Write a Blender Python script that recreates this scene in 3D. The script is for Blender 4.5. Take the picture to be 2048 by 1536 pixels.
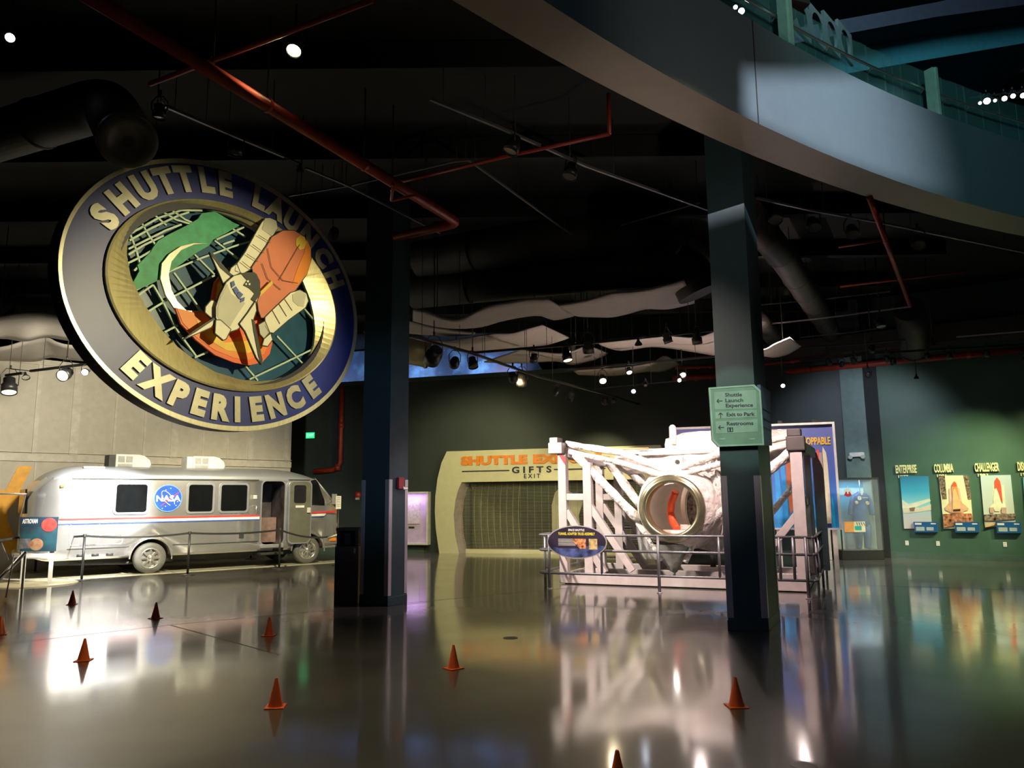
import bpy, math, random
from mathutils import Vector, Matrix
random.seed(7)
for o in list(bpy.data.objects): bpy.data.objects.remove(o)
C = bpy.context.scene.collection
SC = bpy.context.scene
# ---------------------------------------------------------------- camera
FL = 1538.0; EYE = 1.65
_Z = Vector((-100, 10200, -FL)).normalized()
_F = Vector((0, 0, -1)); _Y = (_F - _F.dot(_Z) * _Z).normalized(); _X = _Y.cross(_Z)
ROT = Matrix((_X, _Y, _Z))
cd = bpy.data.cameras.new('camera'); cam = bpy.data.objects.new('camera', cd); C.objects.link(cam)
cd.sensor_width = 36; cd.lens = FL / 2048 * 36; cd.clip_start = .05; cd.clip_end = 200
cam.matrix_world = Matrix.Translation((0, 0, EYE)) @ ROT.to_4x4()
SC.camera = cam
# ---------------------------------------------------------------- world and exposure
w = bpy.data.worlds.new('world'); SC.world = w; w.use_nodes = True
w.node_tree.nodes['Background'].inputs[0].default_value = (.35, .6, .8, 1)
w.node_tree.nodes['Background'].inputs[1].default_value = .02
SC.view_settings.view_transform = 'Standard'; SC.view_settings.look = 'None'
SC.view_settings.exposure = 0; SC.view_settings.gamma = 1
try: SC.view_settings.use_curve_mapping = False
except Exception: pass

def lamp(kind, name, loc, aim, power, col, size=.12, angle=50, blend=.6, parent=None, sx=None, sy=None):
    ld = bpy.data.lights.new(name, kind); ld.energy = power; ld.color = col
    if kind == 'SPOT': ld.spot_size = math.radians(angle); ld.spot_blend = blend; ld.shadow_soft_size = size
    if kind == 'AREA':
        ld.shape = 'RECTANGLE'; ld.size = sx or size; ld.size_y = sy or size
    if kind == 'POINT': ld.shadow_soft_size = size
    o = bpy.data.objects.new(name, ld); C.objects.link(o)
    loc = Vector(loc)
    q = (Vector(aim) - loc).to_track_quat('-Z', 'Y')
    if parent:
        o.parent = parent; loc = loc - parent.location
    o.location = loc; o.rotation_euler = q.to_euler()
    return o
# lights outside the frame: atrium lamps, and added fills with no lamp there
lamp('AREA', 'atrium_lamp', (-3.5, -1, 9.5), (-2, 8, 0), 25, (.75, .85, 1), sx=3, sy=3)
lamp('SPOT', 'atrium_spot', (7.2, -2.5, 10.6), (3.55, 9.0, 6.5), 10000, (.92, .90, 1), size=.008, angle=32, blend=1)
lamp('SPOT', 'mint_spot', (1.2, -1.0, 8.5), (2.95, 9.9, 2.72), 2100, (.58, 1, .74), size=.02, angle=6.0, blend=.4)
lamp('SPOT', 'emblem_key', (8.7, 5.8, 6.3), (-3.7, 9.3, 3.5), 5200, (1, .86, .46), size=.12, angle=20, blend=.6)
lamp('SPOT', 'soffit_fill', (4.7, 4.0, .3), (2.5, 8.6, 6.0), 420, (1, .80, .66), size=.15, angle=44, blend=.9)  # added warm fill from below, standing in for floor bounce
lamp('SPOT', 'violet_fill', (-2.5, -2.5, 3.2), (3.1, 10.2, .9), 120, (.5, .5, 1), size=.1, angle=13, blend=.9)  # added fill, stands in for a violet wall reflected in the guards
lamp('SPOT', 'column_fill_left', (3.5, -2.5, 3.2), (-2.2, 12.8, 2.7), 1700, (.5, .68, 1), size=.1, angle=15, blend=.9)  # added fill to brighten the left column
lamp('SPOT', 'rail_fill', (2.2, -2.5, 8.2), (1.9, 14.8, .8), 2600, (1, .86, .74), size=.1, angle=16, blend=.9)  # added fill to brighten the oval sign and rail front
lamp('SPOT', 'post_fill', (3.5, 1.0, 13.0), (5.6, 10.2, 7.9), 1000, (.5, .95, .9), size=.2, angle=36, blend=.9)  # added fill to brighten the balcony posts
lamp('AREA', 'hall_fill', (2, -4, 7), (0, 10, 1), 24, (.8, .9, 1), sx=6, sy=3)  # added broad fill for the hall

# ---------------------------------------------------------------- pixel rays
def ray(px, py): return ROT @ Vector(((px - 1024) / FL, -(py - 768) / FL, -1))
OE = Vector((0, 0, EYE))
def atz(px, py, z):
    d = ray(px, py); return OE + d * ((z - EYE) / d.z)
def G(px, py): return atz(px, py, 0)
def atd(px, py, Y):
    d = ray(px, py); return OE + d * (Y / d.y)
def ZP(ox, oy, s, pts): return [(ox + x / s, oy + y / s) for x, y in pts]

class Fr:
    """vertical plane: O origin, t to the right, n towards the viewer"""
    def __init__(s, O, t=None, n=None):
        s.O = Vector(O); t = Vector((t[0], t[1], 0)).normalized(); s.t = t
        s.n = Vector((t.y, -t.x, 0)) if n is None else Vector(n)
        s.z = Vector((0, 0, 1))
    def P(s, u, v, w=0): return s.O + s.t * u + s.z * v + s.n * w
    def uv(s, px, py, w=0):
        d = ray(px, py); A = s.O + s.n * w
        k = (A - OE).dot(s.n) / d.dot(s.n)
        q = OE + d * k - A
        return (q.dot(s.t), q.z)
    def px(s, px, py, w=0):
        u, v = s.uv(px, py, w); return s.P(u, v, w)
    def at(s, u=0, v=0, w=0): return Fr(s.P(u, v, w), s.t, s.n)

# ---------------------------------------------------------------- mesh builder
class MB:
    def __init__(s): s.v = []; s.f = []; s.m = []; s.mi = 0; s.sm = []; s.smooth = False
    def add(s, vs, fs):
        b = len(s.v); s.v += [Vector(a) for a in vs]
        for f in fs: s.f.append([b + i for i in f]); s.m.append(s.mi); s.sm.append(s.smooth)
        return s
    def box(s, a, b):
        (x0, y0, z0), (x1, y1, z1) = a, b
        return s.obox(Vector(((x0+x1)/2, (y0+y1)/2, (z0+z1)/2)), Vector((x1-x0, 0, 0)), Vector((0, y1-y0, 0)), Vector((0, 0, z1-z0)))
    def obox(s, c, X, Y, Z):
        c = Vector(c); X = Vector(X)/2; Y = Vector(Y)/2; Z = Vector(Z)/2
        vs = [c + X*i + Y*j + Z*k for i in (-1, 1) for j in (-1, 1) for k in (-1, 1)]
        return s.add(vs, [(0,1,3,2), (4,6,7,5), (0,4,5,1), (2,3,7,6), (0,2,6,4), (1,5,7,3)])
    def fbox(s, fr, u0, u1, v0, v1, w0, w1):
        return s.obox(fr.P((u0+u1)/2, (v0+v1)/2, (w0+w1)/2), fr.t*(u1-u0), fr.n*(w1-w0), fr.z*(v1-v0))
    def beam(s, a, b, w, h, up=(0, 0, 1)):
        a = Vector(a); b = Vector(b); d = b - a; L = d.length; d.normalize()
        side = d.cross(Vector(up))
        if side.length < 1e-3: side = d.cross(Vector((.4, -.9, 0)))
        side.normalize(); u2 = side.cross(d)
        return s.obox((a+b)/2, d*L, side*w, u2*h)
    def rings(s, rs, closed=False, caps=True):
        n = len(rs[0]); b = len(s.v)
        for r in rs: s.v += [Vector(p) for p in r]
        m = len(rs)
        for i in range(m if closed else m-1):
            for j in range(n):
                a = b + i*n; c = b + ((i+1) % m)*n
                s.f.append([a+j, a+(j+1) % n, c+(j+1) % n, c+j]); s.m.append(s.mi); s.sm.append(s.smooth)
        if caps and not closed:
            s.f.append([b+j for j in range(n)][::-1]); s.m.append(s.mi); s.sm.append(False)
            s.f.append([b+(m-1)*n+j for j in range(n)]); s.m.append(s.mi); s.sm.append(False)
        return s
    def cyl(s, a, b, r, r2=None, n=16, caps=True):
        return s.tube([a, b], [r, r if r2 is None else r2], n, caps)
    def tube(s, pts, r, n=12, caps=True):
        pts = [Vector(p) for p in pts]
        if not isinstance(r, (list, tuple)): r = [r]*len(pts)
        rs = []; prev = None
        for i, p in enumerate(pts):
            d = (pts[min(i+1, len(pts)-1)] - pts[max(i-1, 0)]).normalized()
            if prev is None:
                up = Vector((0, 0, 1)) if abs(d.z) < .9 else Vector((1, 0, 0))
                x = d.cross(up).normalized()
            else:
                x = (prev - d*prev.dot(d)).normalized()
            prev = x; y = d.cross(x)
            rs.append([p + (x*math.cos(a) + y*math.sin(a))*r[i] for a in [2*math.pi*k/n for k in range(n)]])
        sm = s.smooth; s.smooth = True; s.rings(rs, caps=caps); s.smooth = sm
        return s
    def lathe(s, prof, O, axis=(0, 0, 1), n=32, caps=False):
        O = Vector(O); ax = Vector(axis).normalized()
        x = ax.cross(Vector((0, 0, 1)) if abs(ax.z) < .9 else Vector((1, 0, 0))).normalized(); y = ax.cross(x)
        rs = [[O + ax*h + (x*math.cos(a) + y*math.sin(a))*max(r, 1e-4) for a in [2*math.pi*k/n for k in range(n)]] for r, h in prof]
        sm = s.smooth; s.smooth = True; s.rings(rs, caps=caps); s.smooth = sm
        return s
    def prism(s, fr, poly, w0, w1):
        """poly in (u,v) of the frame, from w0 (back) to w1 (front)"""
        ar = sum(poly[i][0]*poly[(i+1) % len(poly)][1] - poly[(i+1) % len(poly)][0]*poly[i][1] for i in range(len(poly)))
        if ar < 0: poly = poly[::-1]
        n = len(poly); b = len(s.v)
        s.v += [fr.P(u, v, w1) for u, v in poly] + [fr.P(u, v, w0) for u, v in poly]
        s.f.append([b+i for i in range(n)]); s.m.append(s.mi); s.sm.append(False)
        s.f.append([b+n+i for i in range(n)][::-1]); s.m.append(s.mi); s.sm.append(False)
        for i in range(n):
            j = (i+1) % n; s.f.append([b+i, b+n+i, b+n+j, b+j]); s.m.append(s.mi); s.sm.append(s.smooth)
        return s
    def annulus(s, fr, outer, inner, w0, w1):
        rs = [[fr.P(u, v, w1) for u, v in outer], [fr.P(u, v, w1) for u, v in inner], [fr.P(u, v, w0) for u, v in inner], [fr.P(u, v, w0) for u, v in outer]]
        return s.rings(rs, closed=True)
    def build(s, name, mat, parent=None, loc=None, bevel=0, fix=True):
        me = bpy.data.meshes.new(name)
        off = Vector((0, 0, 0))
        if parent: off = wloc(parent)
        elif loc is not None: off = Vector(loc)
        me.from_pydata([v - off for v in s.v], [], s.f)
        for m in (mat if isinstance(mat, (list, tuple)) else [mat]): me.materials.append(m)
        me.polygons.foreach_set('material_index', s.m); me.polygons.foreach_set('use_smooth', s.sm)
        if fix:
            import bmesh
            bm = bmesh.new(); bm.from_mesh(me); bmesh.ops.recalc_face_normals(bm, faces=bm.faces); bm.to_mesh(me); bm.free()
        o = bpy.data.objects.new(name, me); C.objects.link(o)
        if parent: o.parent = parent
        elif loc is not None: o.location = off
        if bevel:
            b = o.modifiers.new('bevel', 'BEVEL'); b.width = bevel; b.segments = 2; b.limit_method = 'ANGLE'
        return o
def wloc(o):
    p = Vector(o.location)
    while o.parent: o = o.parent; p = p + Vector(o.location)
    return p
def thing(name, label, cat, loc=(0, 0, 0), group=None):
    o = bpy.data.objects.new(name, None); C.objects.link(o); o.empty_display_size = .2
    o.location = loc; o['label'] = label; o['category'] = cat
    if group: o['group'] = group
    return o
def tag(o, label, cat, group=None):
    o['label'] = label; o['category'] = cat
    if group: o['group'] = group
    return o
def struct(name, mb, mat, loc=None):
    o = mb.build(name, mat, None, loc); o['kind'] = 'structure'; return o
def dup(root, loc, rotz, label, group=None):
    r = root.copy(); C.objects.link(r); r.location = loc; r.rotation_euler = (0, 0, rotz); r['label'] = label
    if group: r['group'] = group
    for ch in list(root.children):
        c = ch.copy(); C.objects.link(c); c.parent = r
        for g in list(ch.children):
            d = g.copy(); C.objects.link(d); d.parent = c
    return r
def ell(cu, cv, a, b, n=96, a0=0, a1=2*math.pi):
    full = abs(a1-a0-2*math.pi) < 1e-6
    return [(cu + a*math.cos(a0+(a1-a0)*k/(n if full else n-1)), cv + b*math.sin(a0+(a1-a0)*k/(n if full else n-1))) for k in range(n)]
def rrect(u0, u1, v0, v1, r, n=5):
    out = []
    for cu, cv, s0 in ((u1-r, v1-r, 0), (u0+r, v1-r, 90), (u0+r, v0+r, 180), (u1-r, v0+r, 270)):
        for k in range(n+1):
            a = math.radians(s0 + 90*k/n); out.append((cu + r*math.cos(a), cv + r*math.sin(a)))
    return out
def text(name, s, fr, u, v, size, mat, parent, w=0, depth=.01, align='CENTER', xs=1., bold=0., rot=0., yalign='CENTER', shear=0., fitw=None):
    cu = bpy.data.curves.new(name, 'FONT'); cu.body = s; cu.size = 1; cu.align_x = align; cu.align_y = yalign
    cu.extrude = depth/2/size; cu.offset = bold; cu.resolution_u = 3; cu.shear = shear
    t = bpy.data.objects.new(name, cu); C.objects.link(t)
    me = bpy.data.meshes.new_from_object(t); C.objects.unlink(t); bpy.data.objects.remove(t)
    if fitw:
        x_ = [q.co.x for q in me.vertices]; xs = fitw/size/(max(x_)-min(x_))
    off = wloc(parent) if parent else Vector((0, 0, 0))
    ca, sa = math.cos(rot), math.sin(rot)
    for q in me.vertices:
        x = q.co.x*size*xs; y = q.co.y*size; z = q.co.z*size
        q.co = fr.P(u + x*ca - y*sa, v + x*sa + y*ca, w + z + depth/2) - off
    me.materials.clear(); me.materials.append(mat); me.name = name
    o = bpy.data.objects.new(name, me); C.objects.link(o)
    if parent: o.parent = parent
    return o

# ---------------------------------------------------------------- materials
def mat(name, col, rough=.5, metal=0, var=.06, scale=6., bump=0, bscale=30., emit=None, es=1., spec=.5, aniso=0, coat=0, alpha=1, trans=0, col2=None, stretch=None, detail=3):
    m = bpy.data.materials.new(name); m.use_nodes = True; nt = m.node_tree; b = nt.nodes['Principled BSDF']
    I = b.inputs
    I['Roughness'].default_value = rough; I['Metallic'].default_value = metal
    I['Specular IOR Level'].default_value = spec
    if aniso: I['Anisotropic'].default_value = aniso
    if coat: I['Coat Weight'].default_value = coat; I['Coat Roughness'].default_value = .08
    if trans: I['Transmission Weight'].default_value = trans
    if alpha < 1: I['Alpha'].default_value = alpha
    tc = nt.nodes.new('ShaderNodeTexCoord'); src = tc.outputs['Object']
    if stretch:
        mp = nt.nodes.new('ShaderNodeMapping'); mp.inputs['Scale'].default_value = stretch
        nt.links.new(src, mp.inputs[0]); src = mp.outputs[0]
    nz = nt.nodes.new('ShaderNodeTexNoise'); nz.inputs['Scale'].default_value = scale; nz.inputs['Detail'].default_value = detail
    nt.links.new(src, nz.inputs['Vector'])
    cr = nt.nodes.new('ShaderNodeValToRGB'); e = cr.color_ramp.elements
    c2 = col2 or [min(1, c*(1+var*2)) for c in col]; c1 = col if col2 else [c*(1-var*2) for c in col]
    e[0].position = .3; e[1].position = .7
    e[0].color = (*c1, 1); e[1].color = (*c2, 1)
    nt.links.new(nz.outputs['Fac'], cr.inputs[0]); nt.links.new(cr.outputs[0], I['Base Color'])
    if bump:
        n2 = nt.nodes.new('ShaderNodeTexNoise'); n2.inputs['Scale'].default_value = bscale; n2.inputs['Detail'].default_value = 4
        nt.links.new(src, n2.inputs['Vector'])
        bp = nt.nodes.new('ShaderNodeBump'); bp.inputs['Strength'].default_value = bump; bp.inputs['Distance'].default_value = .02 if bump < .95 else .09
        nt.links.new(n2.outputs['Fac'], bp.inputs['Height']); nt.links.new(bp.outputs[0], I['Normal'])
    if emit: I['Emission Color'].default_value = (*emit, 1); I['Emission Strength'].default_value = es
    return m
def grad_mat(name, stops, axis='Z', lo=0, hi=1, rough=.5, nz=0., nscale=4):
    """printed colour ramp along a world axis (artwork)"""
    m = mat(name, stops[0][1], rough); nt = m.node_tree; b = nt.nodes['Principled BSDF']
    geo = nt.nodes.new('ShaderNodeNewGeometry'); sp = nt.nodes.new('ShaderNodeSeparateXYZ'); nt.links.new(geo.outputs['Position'], sp.inputs[0])
    mr = nt.nodes.new('ShaderNodeMapRange'); mr.inputs['From Min'].default_value = lo; mr.inputs['From Max'].default_value = hi
    nt.links.new(sp.outputs[axis], mr.inputs[0]); out = mr.outputs[0]
    if nz:
        n = nt.nodes.new('ShaderNodeTexNoise'); n.inputs['Scale'].default_value = nscale; nt.links.new(geo.outputs['Position'], n.inputs['Vector'])
        ma = nt.nodes.new('ShaderNodeMath'); ma.operation = 'MULTIPLY_ADD'; ma.inputs[1].default_value = nz; nt.links.new(n.outputs['Fac'], ma.inputs[0])
        m2 = nt.nodes.new('ShaderNodeMath'); m2.operation = 'SUBTRACT'; nt.links.new(out, m2.inputs[0]); m2.inputs[1].default_value = nz/2
        nt.links.new(m2.outputs[0], ma.inputs[2]); out = ma.outputs[0]
    cr = nt.nodes.new('ShaderNodeValToRGB'); e = cr.color_ramp.elements
    while len(e) < len(stops): e.new(.5)
    for k, (p, c) in enumerate(stops): e[k].position = p; e[k].color = (*c, 1)
    nt.links.new(out, cr.inputs[0]); nt.links.new(cr.outputs[0], b.inputs['Base Color'])
    return m
M = {}
M['black'] = mat('matte_black', (.012, .013, .014), .7)
M['fixture'] = mat('black_fixture', (.02, .02, .022), .4)
M['dark'] = mat('dark_paint', (.03, .032, .03), .6)
M['ceil'] = mat('ceiling_black', (.0045, .0065, .006), .85, var=.2, scale=2)
M['duct'] = mat('duct_dark', (.022, .023, .019), .65, 0, bump=.15, bscale=8)
M['ductg'] = mat('duct_grey', (.055, .048, .046), .5, .1)
M['wall'] = mat('wall_dark_green', (.032, .045, .046), .55, var=.05, scale=1.5, bump=.03)
M['wallg'] = mat('wall_green', (.055, .12, .085), .5, var=.05, scale=1.5, bump=.03)
M['pil'] = mat('pilaster_grey', (.16, .23, .22), .5)
M['skirt'] = mat('skirting_green', (.07, .12, .10), .4)
M['beige'] = mat('beige_panel', (.42, .39, .32), .5, var=.03, bump=.02)
M['beige2'] = mat('beige_trim', (.46, .43, .36), .45)
M['colp'] = mat('column_teal', (.028, .065, .075), .45, var=.04)
M['steel'] = mat('brushed_steel', (.60, .56, .60), .3, .45, stretch=(1, 1, .05), scale=40, aniso=.4)
M['chrome'] = mat('chrome', (.85, .85, .82), .2, .85)
M['alum'] = mat('polished_aluminium', (.74, .74, .75), .26, .85, var=.03, scale=3, bump=.05, bscale=2.5)
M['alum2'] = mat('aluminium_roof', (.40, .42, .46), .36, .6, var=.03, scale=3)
M['alum3'] = mat('aluminium_skirt', (.5, .5, .5), .35, .6, var=.05)
M['white'] = mat('white_paint', (.78, .77, .74), .45)
M['offw'] = mat('off_white', (.62, .6, .54), .5)
M['cream'] = mat('cream_facade', (.62, .60, .42), .5, var=.02)
M['glass'] = mat('dark_window_glass', (.006, .007, .008), .06, 0, spec=.8)
M['rubber'] = mat('rubber', (.12, .12, .11), .65, bump=.2)
M['red'] = mat('fire_pipe_red', (.33, .035, .02), .4, var=.12)
M['redp'] = mat('red_plastic', (.5, .04, .04), .4)
M['orange'] = mat('cone_orange', (1, .15, .03), .45, var=.05)
M['stred'] = mat('stripe_red', (.62, .05, .05), .35)
M['stwh'] = mat('stripe_white', (.8, .8, .76), .35)
M['stbl'] = mat('stripe_blue', (.05, .10, .38), .35)
M['nblue'] = mat('roundel_blue', (.02, .10, .55), .4)
M['frame'] = mat('frame_paint', (.46, .40, .39), .4, var=.04)
M['blanket'] = mat('quilted_blanket', (.74, .68, .64), .5, var=.10, scale=7, bump=1, bscale=5)
M['tubew'] = mat('wrapped_tube_white', (.78, .73, .68), .5, bump=1, bscale=8, var=.08)
M['railg'] = mat('rail_grey', (.22, .22, .24), .4, .5)
M['ringm'] = mat('ring_metal', (.42, .40, .26), .25, .85, var=.12, scale=4)
M['foil'] = mat('grey_foil', (.35, .36, .33), .4, .4, bump=.8, bscale=7)
M['clear'] = mat('clear_plastic', (.8, .82, .84), .1, alpha=.25)
M['cloud'] = mat('cloud_panel', (.42, .39, .36), .6, var=.03)
M['lens_off'] = mat('lens_unlit', (.25, .25, .22), .15, .5)
M['text_dark'] = mat('letter_dark', (.015, .02, .05), .4)
M['mint'] = mat('post_mint', (.38, .62, .52), .35)
# ================================================================ the setting
def floor_mat():
    m = bpy.data.materials.new('polished_concrete'); m.use_nodes = True; nt = m.node_tree; b = nt.nodes['Principled BSDF']
    tc = nt.nodes.new('ShaderNodeTexCoord')
    n = nt.nodes.new('ShaderNodeTexNoise'); n.inputs['Scale'].default_value = .55; n.inputs['Detail'].default_value = 7; n.inputs['Roughness'].default_value = .6
    nt.links.new(tc.outputs['Object'], n.inputs['Vector'])
    cr = nt.nodes.new('ShaderNodeValToRGB'); e = cr.color_ramp.elements
    e[0].position = .3; e[0].color = (.062, .057, .049, 1); e[1].position = .75; e[1].color = (.125, .113, .096, 1)
    nt.links.new(n.outputs['Fac'], cr.inputs[0]); nt.links.new(cr.outputs[0], b.inputs['Base Color'])
    n2 = nt.nodes.new('ShaderNodeTexNoise'); n2.inputs['Scale'].default_value = 1.3; n2.inputs['Detail'].default_value = 5
    nt.links.new(tc.outputs['Object'], n2.inputs['Vector'])
    mr = nt.nodes.new('ShaderNodeMapRange'); mr.inputs['To Min'].default_value = .3; mr.inputs['To Max'].default_value = .48
    nt.links.new(n2.outputs['Fac'], mr.inputs[0]); nt.links.new(mr.outputs[0], b.inputs['Roughness'])
    b.inputs['IOR'].default_value = 1.55; b.inputs['Coat Weight'].default_value = 1; b.inputs['Coat IOR'].default_value = 1.6
    m2 = nt.nodes.new('ShaderNodeMapRange'); m2.inputs['To Min'].default_value = .03; m2.inputs['To Max'].default_value = .17
    nt.links.new(n2.outputs['Fac'], m2.inputs[0]); nt.links.new(m2.outputs[0], b.inputs['Coat Roughness'])
    n3 = nt.nodes.new('ShaderNodeTexNoise'); n3.inputs['Scale'].default_value = 2.2; n3.inputs['Detail'].default_value = 2
    nt.links.new(tc.outputs['Object'], n3.inputs['Vector'])
    bp = nt.nodes.new('ShaderNodeBump'); bp.inputs['Strength'].default_value = .035; bp.inputs['Distance'].default_value = .02
    nt.links.new(n3.outputs['Fac'], bp.inputs['Height']); nt.links.new(bp.outputs[0], b.inputs['Normal'])
    return m
M['floor'] = floor_mat()
struct('floor', MB().box((-20, -6, -.2), (22, 34, 0)), M['floor'])
# joints cut in the concrete: thin dark strips
jm = mat('joint_dark', (.02, .018, .016), .6)
jb = MB()
for a, b in (((-10, 1290), (340, 1250)), ((340, 1250), (1150, 1175)), ((775, 1213), (860, 1204)), ((340, 1250), (560, 1310)), ((1700, 1170), (2048, 1180))):
    A = G(*a); B = G(*b); d = (B-A).normalized(); sd = Vector((-d.y, d.x, 0))*.008
    jb.add([A-sd+Vector((0, 0, .001)), B-sd+Vector((0, 0, .001)), B+sd+Vector((0, 0, .001)), A+sd+Vector((0, 0, .001))], [(0, 1, 2, 3)])
struct('trim_1', jb, jm)
W0 = Vector((-2.37, 25.28, 0)); W1 = Vector((10.03, 21.37, 0)); W2 = Vector((12.72, 19.64, 0))
BW = Fr(W0, (W1-W0)); RW = Fr(W1, (W2-W1))
LW = (W1-W0).length
SHL, _ = BW.uv(940, 1040); SHR = 2*(BW.uv(905, 902, .38)[0]+3.2) - SHL
SHT = BW.uv(938, 968)[1]
mb = MB(); mb.fbox(BW, -9.5, SHL, 0, 5.62, -.3, 0); mb.fbox(BW, SHR, LW+.05, 0, 5.62, -.3, 0); mb.fbox(BW, SHL, SHR, SHT, 5.62, -.3, 0); struct('wall_back', mb, M['wall'])
mb = MB(); mb.fbox(RW, 0, 11, 0, 7.2, -.3, 0); struct('wall_right', mb, M['wallg'])
mb = MB(); mb.fbox(BW, -9.5, LW, 5.62, 5.75, -.35, .04); struct('trim_2', mb, M['skirt'])
mb = MB(); mb.fbox(RW, .2, 11, 0, .16, 0, .03); mb.fbox(BW, 3.4, LW-.2, 0, .16, 0, .03); mb.fbox(BW, -9.4, -.55, 0, .16, 0, .03); struct('baseboard_back', mb, M['skirt'])
# upper part of the back wall, right of the mural
mb = MB(); mb.fbox(BW, 4.0, LW+.05, 5.62, 7.2, -.3, 0); struct('wall_back_upper', mb, M['ceil'])
# side and rear walls that only close the room
mb = MB(); mb.box((21.2, -6, 0), (21.5, 34, 16)); struct('wall_far_right', mb, M['ceil'])
mb = MB(); mb.box((-20, -6.2, 0), (22, -6, 16)); struct('wall_front', mb, M['ceil'])
mb = MB(); mb.box((-20.2, -6, 0), (-20, 34, 16)); struct('wall_far_left', mb, M['ceil'])
mb = MB(); mb.box((-20, 34, 0), (22, 34.2, 16)); struct('wall_far_back', mb, M['ceil'])
# panelled wall behind the motor home
PC = atd(582, 900, 24.6); PC.z = 0; PD = Vector((-1, -1.02, 0)).normalized()
PA = PC + PD*13.2
LWf = Fr(PA, (PC-PA))
LL = 13.2
mb = MB(); mb.fbox(LWf, 0, LL, 0, 5.3, -.25, 0); struct('wall_left', mb, M['beige'])
_, zt = LWf.uv(120, 917)
mb = MB()
mb.fbox(LWf, 0, LL, zt-.09, zt+.09, 0, .05); mb.fbox(LWf, 0, LL, zt+.13, zt+.15, 0, .06)
for x, wd in ((72, .05), (150, .10), (230, .03), (290, .03), (350, .10), (408, .03), (457, .03), (503, .09), (-20, .08), (575, .06)):
    u, _ = LWf.uv(x, 850); mb.fbox(LWf, u-wd, u+wd, zt+.1, 5.25, 0, .025)
for x in (65, 150): 
    u, _ = LWf.uv(x, 1000); mb.fbox(LWf, u-.02, u+.02, 0, zt-.1, 0, .02)
mb.fbox(LWf, 0, LL, 5.2, 5.34, 0, .06)
struct('trim_3', mb, M['beige2'])
# big yellow letterform painted on the panelled wall
yl = mat('painted_yellow', (.75, .36, .02), .5)
mb = MB()
P1 = [LWf.uv(x, y, .01) for x, y in ZP(0, 900, 5.486, [(200, 178), (355, 180), (210, 470), (180, 560), (80, 660), (80, 760), (150, 950), (215, 960), (215, 1140), (85, 1150), (0, 960), (-400, 800), (-400, 430), (60, 440)])]
mb.prism(LWf, P1, 0, .02)
tag(mb.build('wall_graphic', yl, None, None), 'big yellow letter shape painted on the beige panelled wall behind the van tail', 'wall graphic')
# deck of the upper floor: the ceiling here, cut out in a circle over the visitor
RC = Vector((20.18, -13.8, 0)); RR = 28.19
def rp(r, a, z): return Vector((RC.x + r*math.cos(a), RC.y + r*math.sin(a), z))
A0, A1 = math.radians(64), math.radians(196); NS = 110
angs = [A0 + (A1-A0)*k/NS for k in range(NS+1)]
mb = MB()
for i in range(NS):
    a, b = angs[i], angs[i+1]
    q = [rp(RR+.3, a, 7.22), rp(RR+.3, b, 7.22), rp(RR+40, b, 7.22), rp(RR+40, a, 7.22)]
    q2 = [p + Vector((0, 0, .18)) for p in q]
    mb.add(q, [(3, 2, 1, 0)]); mb.add(q2, [(0, 1, 2, 3)])
o = struct('ceiling', mb, M['ceil'])
M['fascia'] = mat('fascia_teal', (.15, .21, .24), .42, var=.02)
M['soffit'] = mat('soffit_taupe', (.30, .26, .22), .45, var=.02)
mb = MB(); mb.smooth = True
def band(mb, r0, z0, r1, z1):
    for i in range(NS):
        a, b = angs[i], angs[i+1]
        mb.add([rp(r0, a, z0), rp(r0, b, z0), rp(r1, b, z1), rp(r1, a, z1)], [(0, 1, 2, 3)])
band(mb, RR, 6.0, RR, 7.32); struct('trim_4', mb, M['fascia'])
mb = MB(); band(mb, RR, 6.0, RR+.56, 6.0); band(mb, RR+.56, 6.0, RR+.56, 7.22); band(mb, RR, 7.32, RR+.56, 7.32); struct('trim_5', mb, M['soffit'])
# joint line in the fascia
aj = math.atan2(atz(1519, 246, 6.0).y-RC.y, atz(1519, 246, 6.0).x-RC.x)
mb = MB(); mb.beam(rp(RR-.004, aj, 6.0), rp(RR-.004, aj, 7.32), .012, .01); struct('trim_6', mb, M['dark'])
# upper floor room
M['utl'] = mat('upper_teal', (.05, .20, .24), .6); M['upu'] = mat('upper_purple', (.05, .035, .055), .7)
mb = MB(); mb.box((-20, -6, 16), (22, 34, 16.2)); struct('ceiling_upper', mb, M['ceil'])
# ceiling joists and deck ribs (dark structure over the tracks)
rb = MB()
for k in range(14):
    y = 7.5 + k*1.25
    if k % 2: rb.box((-14, y-.09, 6.85), (9.5 if y > 13 else 1.0+(y-7.5)*1.1, y+.09, 7.2))
struct('trim_7', rb, M['ceil'])

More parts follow.
